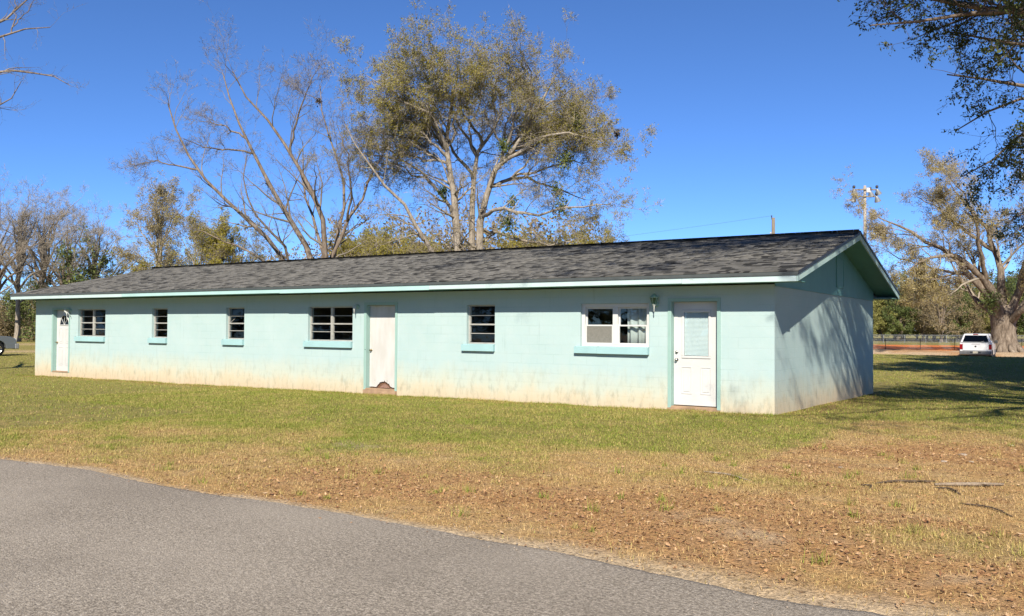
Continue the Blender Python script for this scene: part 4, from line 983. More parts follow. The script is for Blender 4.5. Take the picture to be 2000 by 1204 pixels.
# leafy oak at the right edge: branches hang into the top right corner, its crown shades the gable end
rng = np.random.default_rng(41); ob = (10.2, 1.0, float(gz(10.2, 1.0))-.05)
loc = lambda q: np.array(q)-np.array(ob)
def wl_(*q): return resample(np.array([loc(x) for x in q]), 12)
oak = [(resample(np.array([(0,0,0),(.1,0,2.5),(-.1,.1,5),(.0,.2,9),(.2,.3,13)]), 12), np.interp(np.linspace(0,1,12), [0,.08,.5,1], [.75,.55,.40,.10])),
       (wl_((10.1,1,4.6), (7.5,2,6.6), tuple(at(2080,5,15.5)), tuple(at(1981,25,15)), tuple(at(1894,14,14.8)), tuple(at(1800,-6,14.6)), tuple(at(1720,-14,14.4))), np.linspace(.16,.015,12)),
       (wl_((10.1,1,4.7), (7.4,1.6,6.4), tuple(at(2080,20,15)), tuple(at(1960,22,14.4)), tuple(at(1850,30,14)), tuple(at(1770,48,13.8)), tuple(at(1700,50,13.6))), np.linspace(.13,.010,12)),
       (wl_((10.1,1.1,4.2), (7.4,3,5.8), tuple(at(2060,178,17)), tuple(at(1948,160,17)), tuple(at(1890,149,16.8)), tuple(at(1850,146,16.6))), np.linspace(.14,.012,12)),
       (wl_((10.1,1.1,4.0), (7.4,3.4,5.4), tuple(at(2050,185,17.5)), tuple(at(1956,199,17.4)), tuple(at(1915,228,17.2)), tuple(at(1868,255,17))), np.linspace(.12,.010,12)),
       (wl_((10.1,1.1,3.6), (7.4,3.8,4.6), tuple(at(2050,240,18)), tuple(at(1990,266,18)), tuple(at(1956,299,17.8)), tuple(at(1915,332,17.6)), tuple(at(1880,345,17.4))), np.linspace(.12,.010,12)),
       (wl_((10.1,1.1,4.6), (7.4,2.6,6.2), tuple(at(2060,90,16.2)), tuple(at(1960,85,16)), tuple(at(1900,70,15.8)), tuple(at(1850,62,15.6))), np.linspace(.12,.010,12)),
       (wl_((10.1,1.1,3.4), (7.6,4.4,4.0), tuple(at(2060,395,19)), tuple(at(2000,410,19)), tuple(at(1975,430,19))), np.linspace(.10,.010,12))]
for x, y, z, r_ in ((5,-3,10.5,.2),(2.5,-5.5,11.2,.2),(-.5,-6.5,11.8,.16),(-2.8,-7.8,12,.14),(7.5,-9,8.2,.18),(9.5,-7.5,7.5,.18),(6.8,-3.5,8.5,.2),(13,-5,8.5,.2),(16,0,9,.2),(14,6,9,.2),(10,7,9.5,.2),(8.0,5,9.5,.2),(9,-2,13.5,.2),(-1.5,-5.0,11.2,.12),(-.6,-5.6,13.0,.12),(2.4,-4.2,12.8,.12),(-2.6,-7.2,13.2,.1),(1.0,-6.6,12.6,.12),(4.2,-6.0,12.4,.13),(0.5,-4.6,10.6,.12),(3.4,-4.4,9.6,.13),(-3.2,-6.0,12.3,.1),(1.4,-9.8,11.5,.1),(6,-8,11,.14),(6.3,-1.2,9.5,.12),(5.6,-10.2,8.8,.12)):
    s = np.array((10.1, 1.05, 4.0+rng.random()*3)); e = np.array((x, y, z)); m_ = s*.5+e*.5+np.array((0, 0, .9))
    P = wl_(tuple(s), tuple(s*.8+m_*.2+np.array((0,0,.3))), tuple(m_), tuple(e)); P[1:] += rng.normal(0, .12, (11, 3)); oak.append((P, np.linspace(r_, .02, 12)))
levels = [dict(K=12, ratio=.26, ang=48, up=.02, wob=.18, n=6, rf=.5, t0=.42, fall=.45, maxlen=2.3, minlen=.5, sides=4, rmin=.008),
          dict(K=8, ratio=.50, ang=50, up=.0, wob=.22, n=4, rf=.55, t0=.15, fall=.4, maxlen=1.1, minlen=.25, sides=3, rmin=.005),
          dict(K=6, ratio=.6, ang=50, up=-.02, wob=.22, n=2, rf=.6, t0=.15, fall=.3, maxlen=.55, minlen=.15, sides=2, rmin=.003, tip=.5)]
def cull_oak(P):
    """keep the lawn in front open: no low boughs west of the trunk line"""
    q = P[:, -1]; f = (q-CAM) @ FWD; u = 1000+FPX*((q-CAM) @ RGT)/np.maximum(f, .1); v = 602-FPX*((q-CAM) @ UPV)/np.maximum(f, .1)
    lim = np.interp(v, [-100, 0, 90, 120, 140, 240, 260, 300, 350, 470], [1630, 1630, 1680, 1760, 1800, 1780, 1840, 1830, 1840, 1940])
    return (f < 1) | (v < -60) | (u > lim) & (v < 520)
build_tree('oak_tree', ob, 'dark leafy oak boughs hanging in at the top right corner', oak, levels, M['bark'], M['twig_dark'],
           (M['oak'], 9, .078, .03, dict(t0=.1, spread=.03, keep=lambda q: rng.random(len(q)) < (.45+.55*sstep(.35, .6, fbm(q[:, 0]*.8+q[:, 2]*.5, q[:, 1]*.8+q[:, 2]*.6, 71, 3)))*np.where((q[:, 1] < -1.5) & (q[:, 2] < 10.6), .36, 1))), rng, 10, cull=cull_oak)
# more shade trees in line behind it, out of the picture to the right
rng = np.random.default_rng(43)
sh = build_tree('oak_tree', (11.4, 8.5, -.3), 'shade oak standing right behind the corner oak, only its shadow on the lawn', generic_limbs(rng, 17, .45, 6.9, 26, .30), LV(1.1), M['bark'], M['twig_dark'],
                (M['oak'], 4, .22, .10, dict(t0=.1, spread=.08)), rng, 9, 'row of shade oaks')
copy_tree(sh, (10.6, 29.0, -.1), 4.1, 1.0, 'shade oak farthest along the row, only its shadow on the lawn', 'row of shade oaks')
copy_tree(sh, (11.2, 13.6, -.2), 5.2, .98, 'shade oak second along the row, only its shadow on the lawn', 'row of shade oaks')
copy_tree(sh, (10.9, 24.0, -.1), 3.3, 1.0, 'shade oak fourth along the row, only its shadow on the lawn', 'row of shade oaks')
copy_tree(sh, (10.6, 18.5, -.1), 2.1, 1.0, 'shade oak in the middle of the row, only its shadow on the lawn', 'row of shade oaks')

# background prototypes
rng = np.random.default_rng(51)
def proto(name, label, group, limbs, levels, bark, twig, leaf, loc): 
    return build_tree(name, loc, label, limbs, levels, bark, twig, leaf, rng, 7, group)
# bare trees at far left: one with a pale trunk in the open
L1 = proto('bare_tree', 'bare tree with a straight pale trunk at the left end of the building', None, generic_limbs(rng, 15.5, .30, 6.0, 16, .38, .02), LV(1.1), M['bark_pale'], M['twig_pale'], None, foot(35, 90))
L2 = proto('bare_tree', 'bare spreading tree over the brush at far left, left of the pale trunk', None, generic_limbs(rng, 16, .32, 6.5, 16, .30, .05), LV(1.1), M['bark'], M['twig_pale'], None, foot(-12, 86))
copy_tree(L1, foot(82, 96), 1.3, 1.08, 'tall bare tree just right of the pale trunk at far left', 'bare trees at far left')
copy_tree(L2, foot(128, 92), 4.0, .92, 'bare tree standing over the dark evergreen left of the roof', 'bare trees at far left')
copy_tree(L1, foot(186, 95), 2.6, .95, 'rounded bare tree above the left end of the roof', 'bare trees at far left')
bd = lambda q: rng.random(len(q)) < .15+.8*sstep(.45, .6, fbm(q[:, 0]*.5+q[:, 2]*.3, q[:, 1]*.5+q[:, 2]*.4, 13, 3))
C1 = proto('budding_tree', 'slender grey tree with faint buds, tallest above the left roof', None, generic_limbs(rng, 14.5, .26, 4.4, 17, .35, .03), LV(1.0, 1), M['bark_pale'], M['twig_pale'], (M['tan_bud'], 3, .13, .07, dict(t0=.2, spread=.08, keep=bd)), foot(309, 80))
C2 = proto('budding_tree', 'tan budding tree right of the slender grey tree', None, generic_limbs(rng, 10.2, .22, 4.3, 16, .3, .05), LV(.9), M['bark_pale'], M['twig_pale'], (M['bud'], 4, .14, .07, dict(t0=.2, spread=.09, keep=bd)), foot(392, 70))
copy_tree(C2, foot(462, 71), 2.2, .96, 'yellowish budding tree below the fanning bare stems', 'budding trees behind the left roof')
copy_tree(C2, foot(250, 95), 4.1, .8, 'low budding tree left of the slender grey tree', 'budding trees behind the left roof')
for i, (u, d_, s_, lb) in enumerate(((705, 66, .82, 'small budding tree between the bare stems and the broad tree'), (765, 68, .86, 'olive budding tree low against the left of the broad trunk'), (835, 70, .80, 'small budding tree just left of the broad trunk'), (560, 72, .66, 'low budding tree through the bare stems'), (1010, 64, .80, 'low budding tree right of the broad trunk'), (1150, 66, .86, 'pale budding tree under the broad crown near the lit roof'))):
    copy_tree(C2, foot(u, d_), 1.1*i+.4, s_, lb, 'budding trees behind the left roof')
# dense trees and brush
def dense(name, label, H, sp, leafm, per, ls, loc, nl=22, fork=.10, group=None, twig='twig', keep=None):
    return build_tree(name, loc, label, generic_limbs(rng, H, H*.022, sp, nl, fork, .05, -14), [dict(K=6, ratio=.38, ang=46, up=.06, wob=.2, n=5, rf=.5, t0=.2, fall=.35, maxlen=3, minlen=.6, sides=4, rmin=.012),
        dict(K=6, ratio=.5, ang=50, up=.05, wob=.22, n=4, rf=.55, t0=.1, fall=.35, maxlen=1.5, minlen=.4, sides=3, rmin=.008), dict(K=3, ratio=.6, ang=50, up=.03, wob=.22, n=3, rf=.6, t0=.1, fall=.3, maxlen=.9, minlen=.3, sides=3, rmin=.006, tip=.5)],
        M['bark'], M[twig], (leafm, per, ls, ls*.6, dict(t0=.05, spread=.12, keep=keep)), rng, 7, group)
G = 'trees of the wood beyond the ball field'
LBL = 'olive green tree in the wood beyond the ball field fence'
w1 = dense('wood_tree', LBL, 8.5, 3.6, M['olive'], 6, .26, foot(1725, 124), group=G)
w2 = dense('wood_tree', LBL, 9.5, 3.8, M['pine'], 6, .26, foot(1765, 128), group=G)
w3 = dense('wood_tree', 'brown leafless tree in the wood beyond the ball field fence', 8.8, 3.8, M['brush'], 3, .20, foot(1838, 118), group='brown trees of the wood beyond the ball field', twig='twig_pale')
FRONT = {1690: 'wood tree half hidden by the gable wall', 1752: 'wood tree just right of the gable wall', 1795: 'brown wood tree midway between the gable and the pickup', 1870: 'wood tree directly left of the white pickup cab',
         1905: 'brown wood tree right behind the white pickup', 1945: 'wood tree left of the massive trunk', 1985: 'wood tree behind the massive trunk', 2030: 'wood tree right of the massive trunk at the picture edge', 2080: 'wood tree beyond the right picture edge'}
k = 0
for row, (dd, us) in enumerate(((121, (1690, 1752, 1795, 1870, 1905, 1945, 1985, 2030, 2080)), (132, (1640, 1670, 1710, 1740, 1790, 1815, 1850, 1890, 1925, 1965, 2010, 2055)), (144, (1700, 1760, 1830, 1880, 1940, 1990, 2040)))):
    for u in us:
        s_ = (w1, w2, w1, w2, w1)[k % 5]; k += 1
        if row == 0 and u in (1795, 1905): s_ = w3
        sc = (.78, .92, 1.05)[row]*rng.uniform(.88, 1.12)*(1.0 if u < 1990 else 1.1)
        if row == 1 and 1750 < u < 1800: sc *= .85
        lb = FRONT.get(u, s_['label']) if row == 0 else s_['label']
        copy_tree(s_, foot(u+rng.uniform(-8, 8), dd+rng.uniform(-3, 3)), rng.uniform(0, 6), sc, lb, s_['group'])
GB = 'brush at the far left edge of the lawn'
b1 = dense('brush_shrub', 'tangled brown brush in the thicket left of the building', 5.2, 3.2, M['brush'], 3, .16, foot(20, 103), 18, .04, GB, 'twig_pale')
b2 = dense('evergreen_shrub', 'dark evergreen shrub in the thicket left of the building', 6.0, 2.6, M['pine'], 5, .2, foot(5, 108), 18, .04, 'evergreens in the thicket left of the building')
k = 0
for dd, us in ((101, (-60, -25, 62, 100, 140, 185, 235, 285)), (108, (-45, 45, 85, 125, 165, 210, 260, 320, 370, 425, 480))):
    for u in us:
        s_ = b1 if k % 4 != 2 else b2; k += 1
        copy_tree(s_, foot(u+rng.uniform(-8, 8), dd+rng.uniform(-2, 2)), rng.uniform(0, 6), rng.uniform(.85, 1.25), s_['label'], s_['group'])
copy_tree(b2, foot(158, 92), 1.0, 1.6, 'tall dark evergreen rising between the bare trees over the left roof', 'evergreens in the thicket left of the building', 1.75)
copy_tree(b2, foot(335, 84), 2.0, 1.0, 'low round evergreen peeping over the left roof ridge', 'evergreens in the thicket left of the building', 1.15)
for u, d_, s_ in ((300, 88, 1.45), (430, 86, 1.5), (500, 84, 1.5), (690, 78, 2.0), (750, 80, 2.1), (810, 78, 2.05), (870, 80, 2.15), (560, 86, 1.7), (940, 80, 2.2), (1010, 80, 2.2), (1080, 82, 2.1), (1150, 80, 2.0)):
    copy_tree(b1, foot(u, d_), s_*5, s_, 'brown brush seen low behind the roof ridge', 'brush behind the roof')

for i, (x, y, sc, s_) in enumerate(((-62, -44, 1.5, w2), (-50, -40, 1.35, w1), (-38, -42, 1.5, w2), (-27, -38, 1.3, w1), (-17, -40, 1.4, w2), (-8, -42, 1.3, w1), (-76, -40, 1.5, w1), (-90, -36, 1.5, w2), (-33, -52, 1.8, w1), (-56, -56, 1.8, w2), (-12, -56, 1.8, w2))):
    copy_tree(s_, (x, y, -.1), i*1.7, sc, 'tree across the drive, mirrored in the dark window panes', 'trees across the drive')

for u, d_, s_, lb in ((725, 76, 1.12, 'olive tree low between the bare stems and the broad trunk'), (845, 78, 1.08, 'olive tree low beside the broad trunk, on its left'), (1060, 78, 1.12, 'olive tree low under the right of the broad crown')):
    copy_tree(w1, foot(u, d_), u*.1, s_, lb, 'olive trees behind the roof')

# ---------------------------------------------------------------- poles and wires
def wire(name, a, b, sag, r, m_, label):
    a, b = np.array(a), np.array(b); n = 24
    pts = [a+(b-a)*t+np.array((0, 0, -4*sag*t*(1-t))) for t in np.linspace(0, 1, n)]
    o = MB().tube([tuple(p) for p in pts], r, 5).build(name, m_); tag(o, label, 'wire'); return o
p = at(1510, 640, 56); bz = float(gz(p[0], p[1])); ptop = at(1511, 425, 56)
up_ = empty('utility_pole', (p[0], p[1], bz)); tag(up_, 'short wooden utility pole top showing above the roof', 'pole'); hz = ptop[2]-bz
MB().tube([(0, 0, -.2), (0, 0, hz*.5), (.02, 0, hz)], [.16, .13, .105], 12).build('pole', M['wood_pole'], up_, smooth=True)
MB().lathe([(.001, hz+.16), (.045, hz+.15), (.05, hz+.10), (.03, hz+.08), (.02, hz-.12)], (-.09, 0, 0), 'z', 10).build('insulator', M['steel_dark'], up_, smooth=True)
MB().lathe([(.001, hz-.95), (.05, hz-.96), (.05, hz-1.05), (.001, hz-1.06)], (-.14, -.06, 0), 'z', 10).build('insulator', M['vinyl'], up_, smooth=True)
wire('power_line', (p[0]-.09, p[1], ptop[2]+.13), (p[0]-75, p[1]-14, ptop[2]-3.4), 1.2, .006, M['wire'], 'thin overhead line running left from the utility pole')

p = at(1690, 640, 75); bz = float(gz(p[0], p[1])); ztop = at(1687, 362, 75)[2]; hz = ztop-bz
fl = empty('floodlight_pole', (p[0], p[1], bz), 0.55); tag(fl, 'tall pale ball field floodlight pole with two crossarms of lamps', 'floodlight pole')
MB().tube([(0, 0, -.3), (0, 0, hz*.5), (0, 0, hz)], [.19, .155, .115], 12).build('pole', M['pole_pale'], fl, smooth=True)
MB().box(.06, .38, -.24, -.12, hz-.62, hz-.22).build('ballast_box', M['vinyl'], fl, bevel=.01)
def flood(x, z, tip):
    t = MB().lathe([(.001, .0), (.10, .0), (.12, .04), (.12, .20), (.08, .24), (.001, .245)], (x, -.13, z+.07), 'z', 12).build('lamp_housing', M['steel_dark'], fl, smooth=True)
    m_ = MB().lathe([(.05, .10), (.11, .02), (.19, -.16), (.275, -.40), (.285, -.42), (.26, -.42), (.17, -.17), (.08, -.02), (.001, .0)], (0, 0, 0), 'z', 18).build('reflector', M['galv'], fl, smooth=True)
    m_.location = (x, -.16, z-.10); m_.rotation_euler = (RAD(22), RAD(tip), 0)
    MB().tube([(x, -.13, z+.02), (x, -.16, z-.10)], .03, 6).build('stem', M['steel_dark'], fl)
for zz, half in ((hz-.38, 1.05), (hz-.98, 1.0)):
    MB().box(-half, half, -.19, -.10, zz-.055, zz+.055).build('crossarm', M['wood_pole'], fl)
    for s in (-1, 1): MB().tube([(s*.55, -.15, zz-.05), (0, -.13, zz-.42)], .012, 5).build('brace', M['steel_dark'], fl)
for x, z, t in ((-1.0, hz-.32, -10), (1.0, hz-.30, -30), (.40, hz-.46, -24), (-.96, hz-.92, 14), (.95, hz-.92, -26)): flood(x, z, t)
wire('service_cable', tuple(at(1690, 515, 75)), tuple(at(2100, 545, 75)), .3, .018, M['white_wire'], 'pale cable strung across in front of the old tree')

# ---------------------------------------------------------------- fences of the ball field
def fence(name, label, A, B, h, spacing, pr, pm, chain, railm):
    A, B = np.array(A), np.array(B); L = float(np.linalg.norm(B-A)); rz = math.atan2(B[1]-A[1], B[0]-A[0])
    zb = float(gz(*((A+B)/2)))
    f = empty(name, (A[0], A[1], zb), rz); tag(f, label, 'fence')
    n = int(L/spacing)
    for i in range(n+1):
        x = i*L/n; MB().tube([(x, 0, -.2), (x, 0, h+.03)], pr, 8).build('post', pm, f)
    MB().tube([(0, 0, h), (L, 0, h)], pr*.75, 7).build('top_rail', railm, f)
    MB().tube([(0, 0, .04), (L, 0, .04)], .006, 5).build('tension_wire', railm, f)
    MB().add([(0, .03, .04), (L, .03, .04), (L, .03, h-.01), (0, .03, h-.01)], [(0,1,2,3)]).build('chain_link', chain, f)
def gp(u, v, z):
    d = FWD+RGT*((u-1000)/FPX)+UPV*(-(v-602)/FPX); t = (z-CAM[2])/d[2]; q = CAM+t*d; return (q[0], q[1])
fence('chain_link_fence', 'near dark-posted chain-link fence along the red infield', gp(1660, 683, -.15), gp(2060, 683.5, -.15), .95, 2.9, .022, M['steel_dark'], M['chain'], M['steel_dark'])
fence('chain_link_fence', 'far pale chain-link fence at the foot of the wood', gp(1640, 670, -.15), gp(2080, 670.5, -.15), 1.0, 2.9, .038, M['galv'], M['chain'], M['galv'])

# ---------------------------------------------------------------- pickups
def wheel(parent, x, y, r, side):
    w = empty('wheel', (x, y, r), 0, parent); k = 1 if side > 0 else -1
    MB().lathe([(r*.62, -.12), (r*.93, -.125), (r, -.09), (r, .09), (r*.93, .125), (r*.62, .12)], (0, 0, 0), 'x', 24).build('tyre', M['tyre'], w, smooth=True)
    b = MB(); b.lathe([(r*.64, -.10), (r*.64, .10*k), (r*.60, .115*k), (r*.52, .085*k), (r*.1, .06*k)], (0, 0, 0), 'x', 24)
    for i in range(6):
        a = i*math.pi/3; b.tube([(.085*k, .06*math.cos(a), .06*math.sin(a)), (.10*k, r*.56*math.cos(a), r*.56*math.sin(a))], .035, 5)
    b.build('rim', M['chrome'], w)
def pickup(loc, rz, paint_, label, shell):
    t = empty('pickup_truck', loc, rz); tag(t, label, 'pickup truck', 'parked pickup trucks')
    R_ = .40; ya, yr = 1.85, -1.75
    arch = lambda yc: [(yc+.50*math.cos(a), .42+.50*math.sin(a)) for a in np.linspace(0, math.pi, 13)]
    bot = [(2.80, .48), (2.80, .42)]+[q for q in arch(ya)]+[q for q in arch(yr)]+[(-2.75, .52)]
    body = [(-2.82, .62), (-2.84, 1.02), (-2.82, 1.30), (-.75, 1.30), (-.72, 1.22), (1.05, 1.20), (1.35, 1.22), (2.55, 1.13), (2.80, 1.02), (2.90, .80), (2.90, .52)]
    MB().prism(bot[::-1][::-1]+body, -.98, .98, 'x').build('body', paint_, t, bevel=.045)
    # cab greenhouse
    def frus(name, y0, y1, y0t, y1t, z0, z1, w0, w1, m_):
        return MB().add([(-w0,y0,z0),(w0,y0,z0),(w0,y1,z0),(-w0,y1,z0),(-w1,y0t,z1),(w1,y0t,z1),(w1,y1t,z1),(-w1,y1t,z1)], [(0,3,2,1),(4,5,6,7),(0,1,5,4),(1,2,6,5),(2,3,7,6),(3,0,4,7)]).build(name, m_, t, bevel=.05)
    frus('cab', -.80, 1.30, -.62, .55, 1.19, 1.93, .95, .76, paint_)
    for s in (-1, 1):
        X = lambda z: s*(.955-(z-1.19)/.74*.19+.006)
        for q in ([(-.62, 1.30), (.15, 1.30), (.15, 1.80), (-.52, 1.80)], [(.24, 1.30), (1.02, 1.30), (.58, 1.80), (.24, 1.80)]):
            MB().add([(X(z), y, z) for y, z in q], [(0,1,2,3)]).build('side_window', M['car_glass'], t)
        MB().box(min(s*.97, s*1.20), max(s*.97, s*1.20), .95, 1.05, 1.24, 1.46).build('mirror', M['steel_dark'], t, bevel=.03)
        tl = MB().box(min(s*.80, s*.985), max(s*.80, s*.985), -2.862, -2.60, .84, 1.20).build('tail_lamp', M['tail'], t, bevel=.02)
        MB().box(min(s*.60, s*.95), max(s*.60, s*.95), 2.72, 2.90, .84, 1.03).build('headlamp', M['headlamp'], t, bevel=.03)
        for y in (ya, yr): wheel(t, s*.88, y, R_, s)
    MB().add([(-.86, 1.21, 1.27), (.86, 1.21, 1.27), (.70, .66, 1.85), (-.70, .66, 1.85)], [(0,1,2,3)]).build('windscreen', M['car_glass'], t)
    MB().box(-.93, .93, -1.02-1.80, -.86, 1.10, 1.24).build('bed_floor', M['steel_dark'], t)
    # rear bumper, tailgate, plate
    MB().prism([(-.99, .50), (.99, .50), (1.0, .73), (-1.0, .73)], -3.02, -2.80, 'y').build('rear_bumper', M['bumper'], t, bevel=.03)
    MB().box(-.33, -.17, -3.024, -2.99, .58, .70).build('bumper_step', M['steel_dark'], t); MB().box(.17, .33, -3.024, -2.99, .58, .70).build('bumper_step', M['steel_dark'], t)
    MB().box(-.155, .155, -3.034, -3.018, .56, .71).build('number_plate', M['plate'], t)
    tg = MB().box(-.79, .79, -2.866, -2.83, .76, 1.29).build('tailgate', paint_, t, bevel=.015)
    MB().box(-.25, .25, -2.872, -2.86, 1.20, 1.225).build('handle', M['steel_dark'], tg)
    MB().lathe([(.001, -2.885), (.055, -2.882), (.07, -2.87), (.07, -2.86)], (0, 0, 1.05), 'y', 6).build('emblem', M['steel_dark'], tg)
    # front end
    MB().box(-.58, .58, 2.86, 2.915, .80, 1.04).build('grille', M['steel_dark'], t, bevel=.02); MB().prism([(-1.0, .40), (1.0, .40), (1.0, .72), (-1.0, .72)], 2.80, 3.04, 'y').build('front_bumper', M['galv'], t, bevel=.05)
    if shell:
        frus('camper_shell', -2.80, -.82, -2.42, -.80, 1.31, 1.93, .955, .74, paint_)
        MB().add([(-.80, -2.795, 1.37), (.80, -2.795, 1.37), (.665, -2.50, 1.82), (-.665, -2.50, 1.82)], [(0,1,2,3)]).build('rear_window', M['car_glass'], t)
        MB().add([(-.79, -2.785, 1.37), (.79, -2.785, 1.37), (.655, -2.49, 1.82), (-.655, -2.49, 1.82)], [(0,1,2,3)]).build('window_lining', M['dark'], t)
        MB().box(-.16, .16, -2.50, -2.44, 1.865, 1.915).build('brake_light', M['tail'], t)
        MB().box(-.90, .90, -2.835, -2.78, 1.315, 1.345).build('shell_seam', M['galv'], t)
        MB().tube([(.35, -2.83, 1.36), (.50, -2.80, 1.42)], .02, 6).build('wiper', M['galv'], t)
        for s in (-1, 1):
            X = lambda z: s*(.955-(z-1.31)/.62*.215+.006)
            MB().add([(X(z), y, z) for y, z in ((-2.45, 1.45), (-1.0, 1.45), (-1.0, 1.78), (-2.3, 1.78))], [(0,1,2,3)]).build('side_window', M['car_glass'], t)
    return t
p = at(1905, 640, 59.7); zg = float(gz(p[0], p[1]+2.9))
pickup((p[0]-.05, p[1]+2.9, zg), RAD(1.0), M['car_white'], 'white pickup with camper shell parked under the old tree, seen from behind', True)
p = at(-7, 690, 49.5); hd = math.atan2(RH[1], RH[0])-math.pi/2+RAD(52)
f2 = np.array((-math.sin(hd), math.cos(hd))); q = p[:2]-f2*1.85-np.array((f2[1], -f2[0]))*.88
pickup((q[0], q[1], float(gz(p[0], p[1]))), hd, M['car_grey'], 'silver grey pickup nosing in at the left edge of the picture', False)

# ---------------------------------------------------------------- grass, leaf litter, sticks
rng = np.random.default_rng(8)
def blades(n, x0, x1, y0, y1, hmin, hmax, w, seg2, dens=1.0):
    x = rng.uniform(x0, x1, n); y = rng.uniform(y0, y1, n)
    g, lit, sand, lane, clay, lt, n1, n2, n3 = masks(x, y)
    tuft = fbm(x*6, y*6, 55, 2)
    pr = (.50+.60*np.clip(g, 0, 1))*(1-.90*sand)*(1-.55*lit)*(1-lane)*(1-clay)*(1-np.clip(lt, 0, 1)*.9)*(.45+.95*tuft)*dens
    inside = (x > -HL-.02) & (x < .03) & (y > -.04) & (y < HW+.03)
    ok = (rng.random(n) < pr) & (y > edge_y(x)-.015+.02*rng.random(n)) & ~inside
    x, y, g, n1, n2, tuft = x[ok], y[ok], g[ok], n1[ok], n2[ok], tuft[ok]; k = len(x); z = gz(x, y)-.004
    h = rng.uniform(hmin, hmax, k)*(.6+.8*tuft); az = rng.uniform(0, 2*np.pi, k); ln = rng.uniform(.35, 1.35, k)*(1.1-.35*np.clip(g, 0, 1)); wd = w*rng.uniform(.6, 1.4, k)
    d = np.stack([np.cos(az), np.sin(az), 0*az], 1); s = np.stack([-np.sin(az), np.cos(az), 0*az], 1)
    P = np.stack([x, y, z], 1); upz = np.array((0, 0, 1.))
    tip = P+upz*(h*np.cos(ln))[:, None]+d*(h*np.sin(ln)*1.1)[:, None]
    mid = P+upz*(h*.6*np.cos(ln*.5))[:, None]+d*(h*.55*np.sin(ln*.5))[:, None]
    sw = s*wd[:, None]*.5
    tone = np.clip(.05+1.08*g*(.55+.5*n2)+rng.normal(0, .22, k)-(rng.random(k) < .25)*.45, 0, 1)
    if seg2:
        V = np.stack([P-sw, P+sw, mid+sw*.8, mid-sw*.8, tip], 1).reshape(-1, 3); b = np.arange(k)[:, None]*5
        return V, [b+np.array([[0,1,2,3]]), b+np.array([[3,2,4]])], np.repeat(tone, 5)
    V = np.stack([P-sw, P+sw, tip], 1).reshape(-1, 3); b = np.arange(k)[:, None]*3
    return V, [np.zeros((0, 4), int), b+np.array([[0,1,2]])], np.repeat(tone, 3)
Vs = []; Q = []; T = []; A = []; nv = 0
for args in ((430000, -9, 6.5, -10.6, -5.5, .018, .050, .0060, False), (260000, -15, 7, -5.5, 1.0, .020, .050, .0075, False), (85000, -45, -9, -10.6, -.02, .03, .06, .012, False),
             (26000, -60, -25.1, -.5, 16, .03, .07, .022, False), (60000, .03, 9, 1.0, 14, .025, .055, .010, False), (55000, -11, 10, 14, 44, .03, .07, .02, False), (14000, -26, .1, -.16, -.02, .03, .075, .008, False)):
    v, f, a = blades(*args); Vs.append(v); Q.append(f[0]+nv); T.append(f[1]+nv); A.append(a); nv += len(v)
nt = 420; tx = rng.uniform(-9, 6, nt); ty = rng.uniform(-10.3, -.4, nt); ww_ = rng.random(nt) < .25+.6*fbm(tx*.8, ty*.8, 66, 2); tx, ty = tx[ww_], ty[ww_]
tb = np.repeat(np.arange(len(tx)), 26); k = len(tb); sz = np.repeat(rng.uniform(.6, 1.5, len(tx)), 26)
x = tx[tb]+rng.normal(0, .028, k)*sz; y = ty[tb]+rng.normal(0, .028, k)*sz; y = np.maximum(y, edge_y(x)+.01); az = rng.uniform(0, 2*np.pi, k); h = rng.uniform(.05, .11, k)*sz; ln = rng.uniform(.15, 1.1, k)
P = np.stack([x, y, gz(x, y)-.004], 1); d_ = np.stack([np.cos(az), np.sin(az), 0*az], 1); s_ = np.stack([-np.sin(az), np.cos(az), 0*az], 1)*.0035
v = np.stack([P-s_, P+s_, P+np.array((0, 0, 1.))*(h*np.cos(ln))[:, None]+d_*(h*np.sin(ln))[:, None]], 1).reshape(-1, 3)
Vs.append(v); T.append(np.arange(3*k).reshape(-1, 3)+nv); A.append(np.repeat(np.clip(np.repeat(rng.choice([.35, .6, .95, 1.0], len(tx)), 26)+rng.normal(0, .12, k), 0, 1), 3)); nv += len(v)
o = link('grass', np_mesh('grass', np.concatenate(Vs), [np.concatenate(Q), np.concatenate(T)], M['grass'], np.concatenate(A)))
tag(o, 'short green and straw coloured grass of the lawn', 'grass', kind='stuff')
# dry leaves
n = 110000; x = rng.uniform(-10, 6.5, n); y = rng.uniform(-10.7, 6, n)
g, lit, sand, lane, clay, lt, n1, n2, n3 = masks(x, y)
strew = (y < edge_y(x)+.01) & (y > edge_y(x)-.9) & (rng.random(n) < .05*np.exp((y-edge_y(x))/.25))
ok = (rng.random(n) < .10+.9*lit) & (rng.random(n) < 1-.85*sand) & (y > edge_y(x)+.01) & ~((x < .05) & (y > -.03)) & (rng.random(n) < np.where(g > .55, .12, 1))
ok = ok | strew; onr = strew[ok]
x, y = x[ok], y[ok]; k = len(x); pos = np.stack([x, y, np.where(onr, .006, gz(x, y)+.006+.016*rng.random(k))], 1)
u = rng.normal(size=(k, 3)); u[:, 2] *= .35; u = norm(u); v = norm(np.cross(u, norm(rng.normal(size=(k, 3))*np.array((.35, .35, .2))+np.array((0, 0, 1.))))); nn = np.cross(u, v)
ll = (.036*rng.uniform(.5, 1.6, k))[:, None]; ww = ll*.45
V = np.stack([pos, pos+u*ll*.5+v*ww*.5+nn*ww*.3, pos+u*ll+nn*ww*.25, pos+u*ll*.5-v*ww*.5+nn*ww*.3], 1).reshape(-1, 3)
o = link('leaf_litter', np_mesh('leaf_litter', V, np.arange(4*k).reshape(-1, 4), M['litter'], np.repeat(np.clip(rng.normal(.45, .25, k), 0, 1), 4)))
tag(o, 'red-brown dry leaves scattered over the grass', 'leaves', kind='stuff')
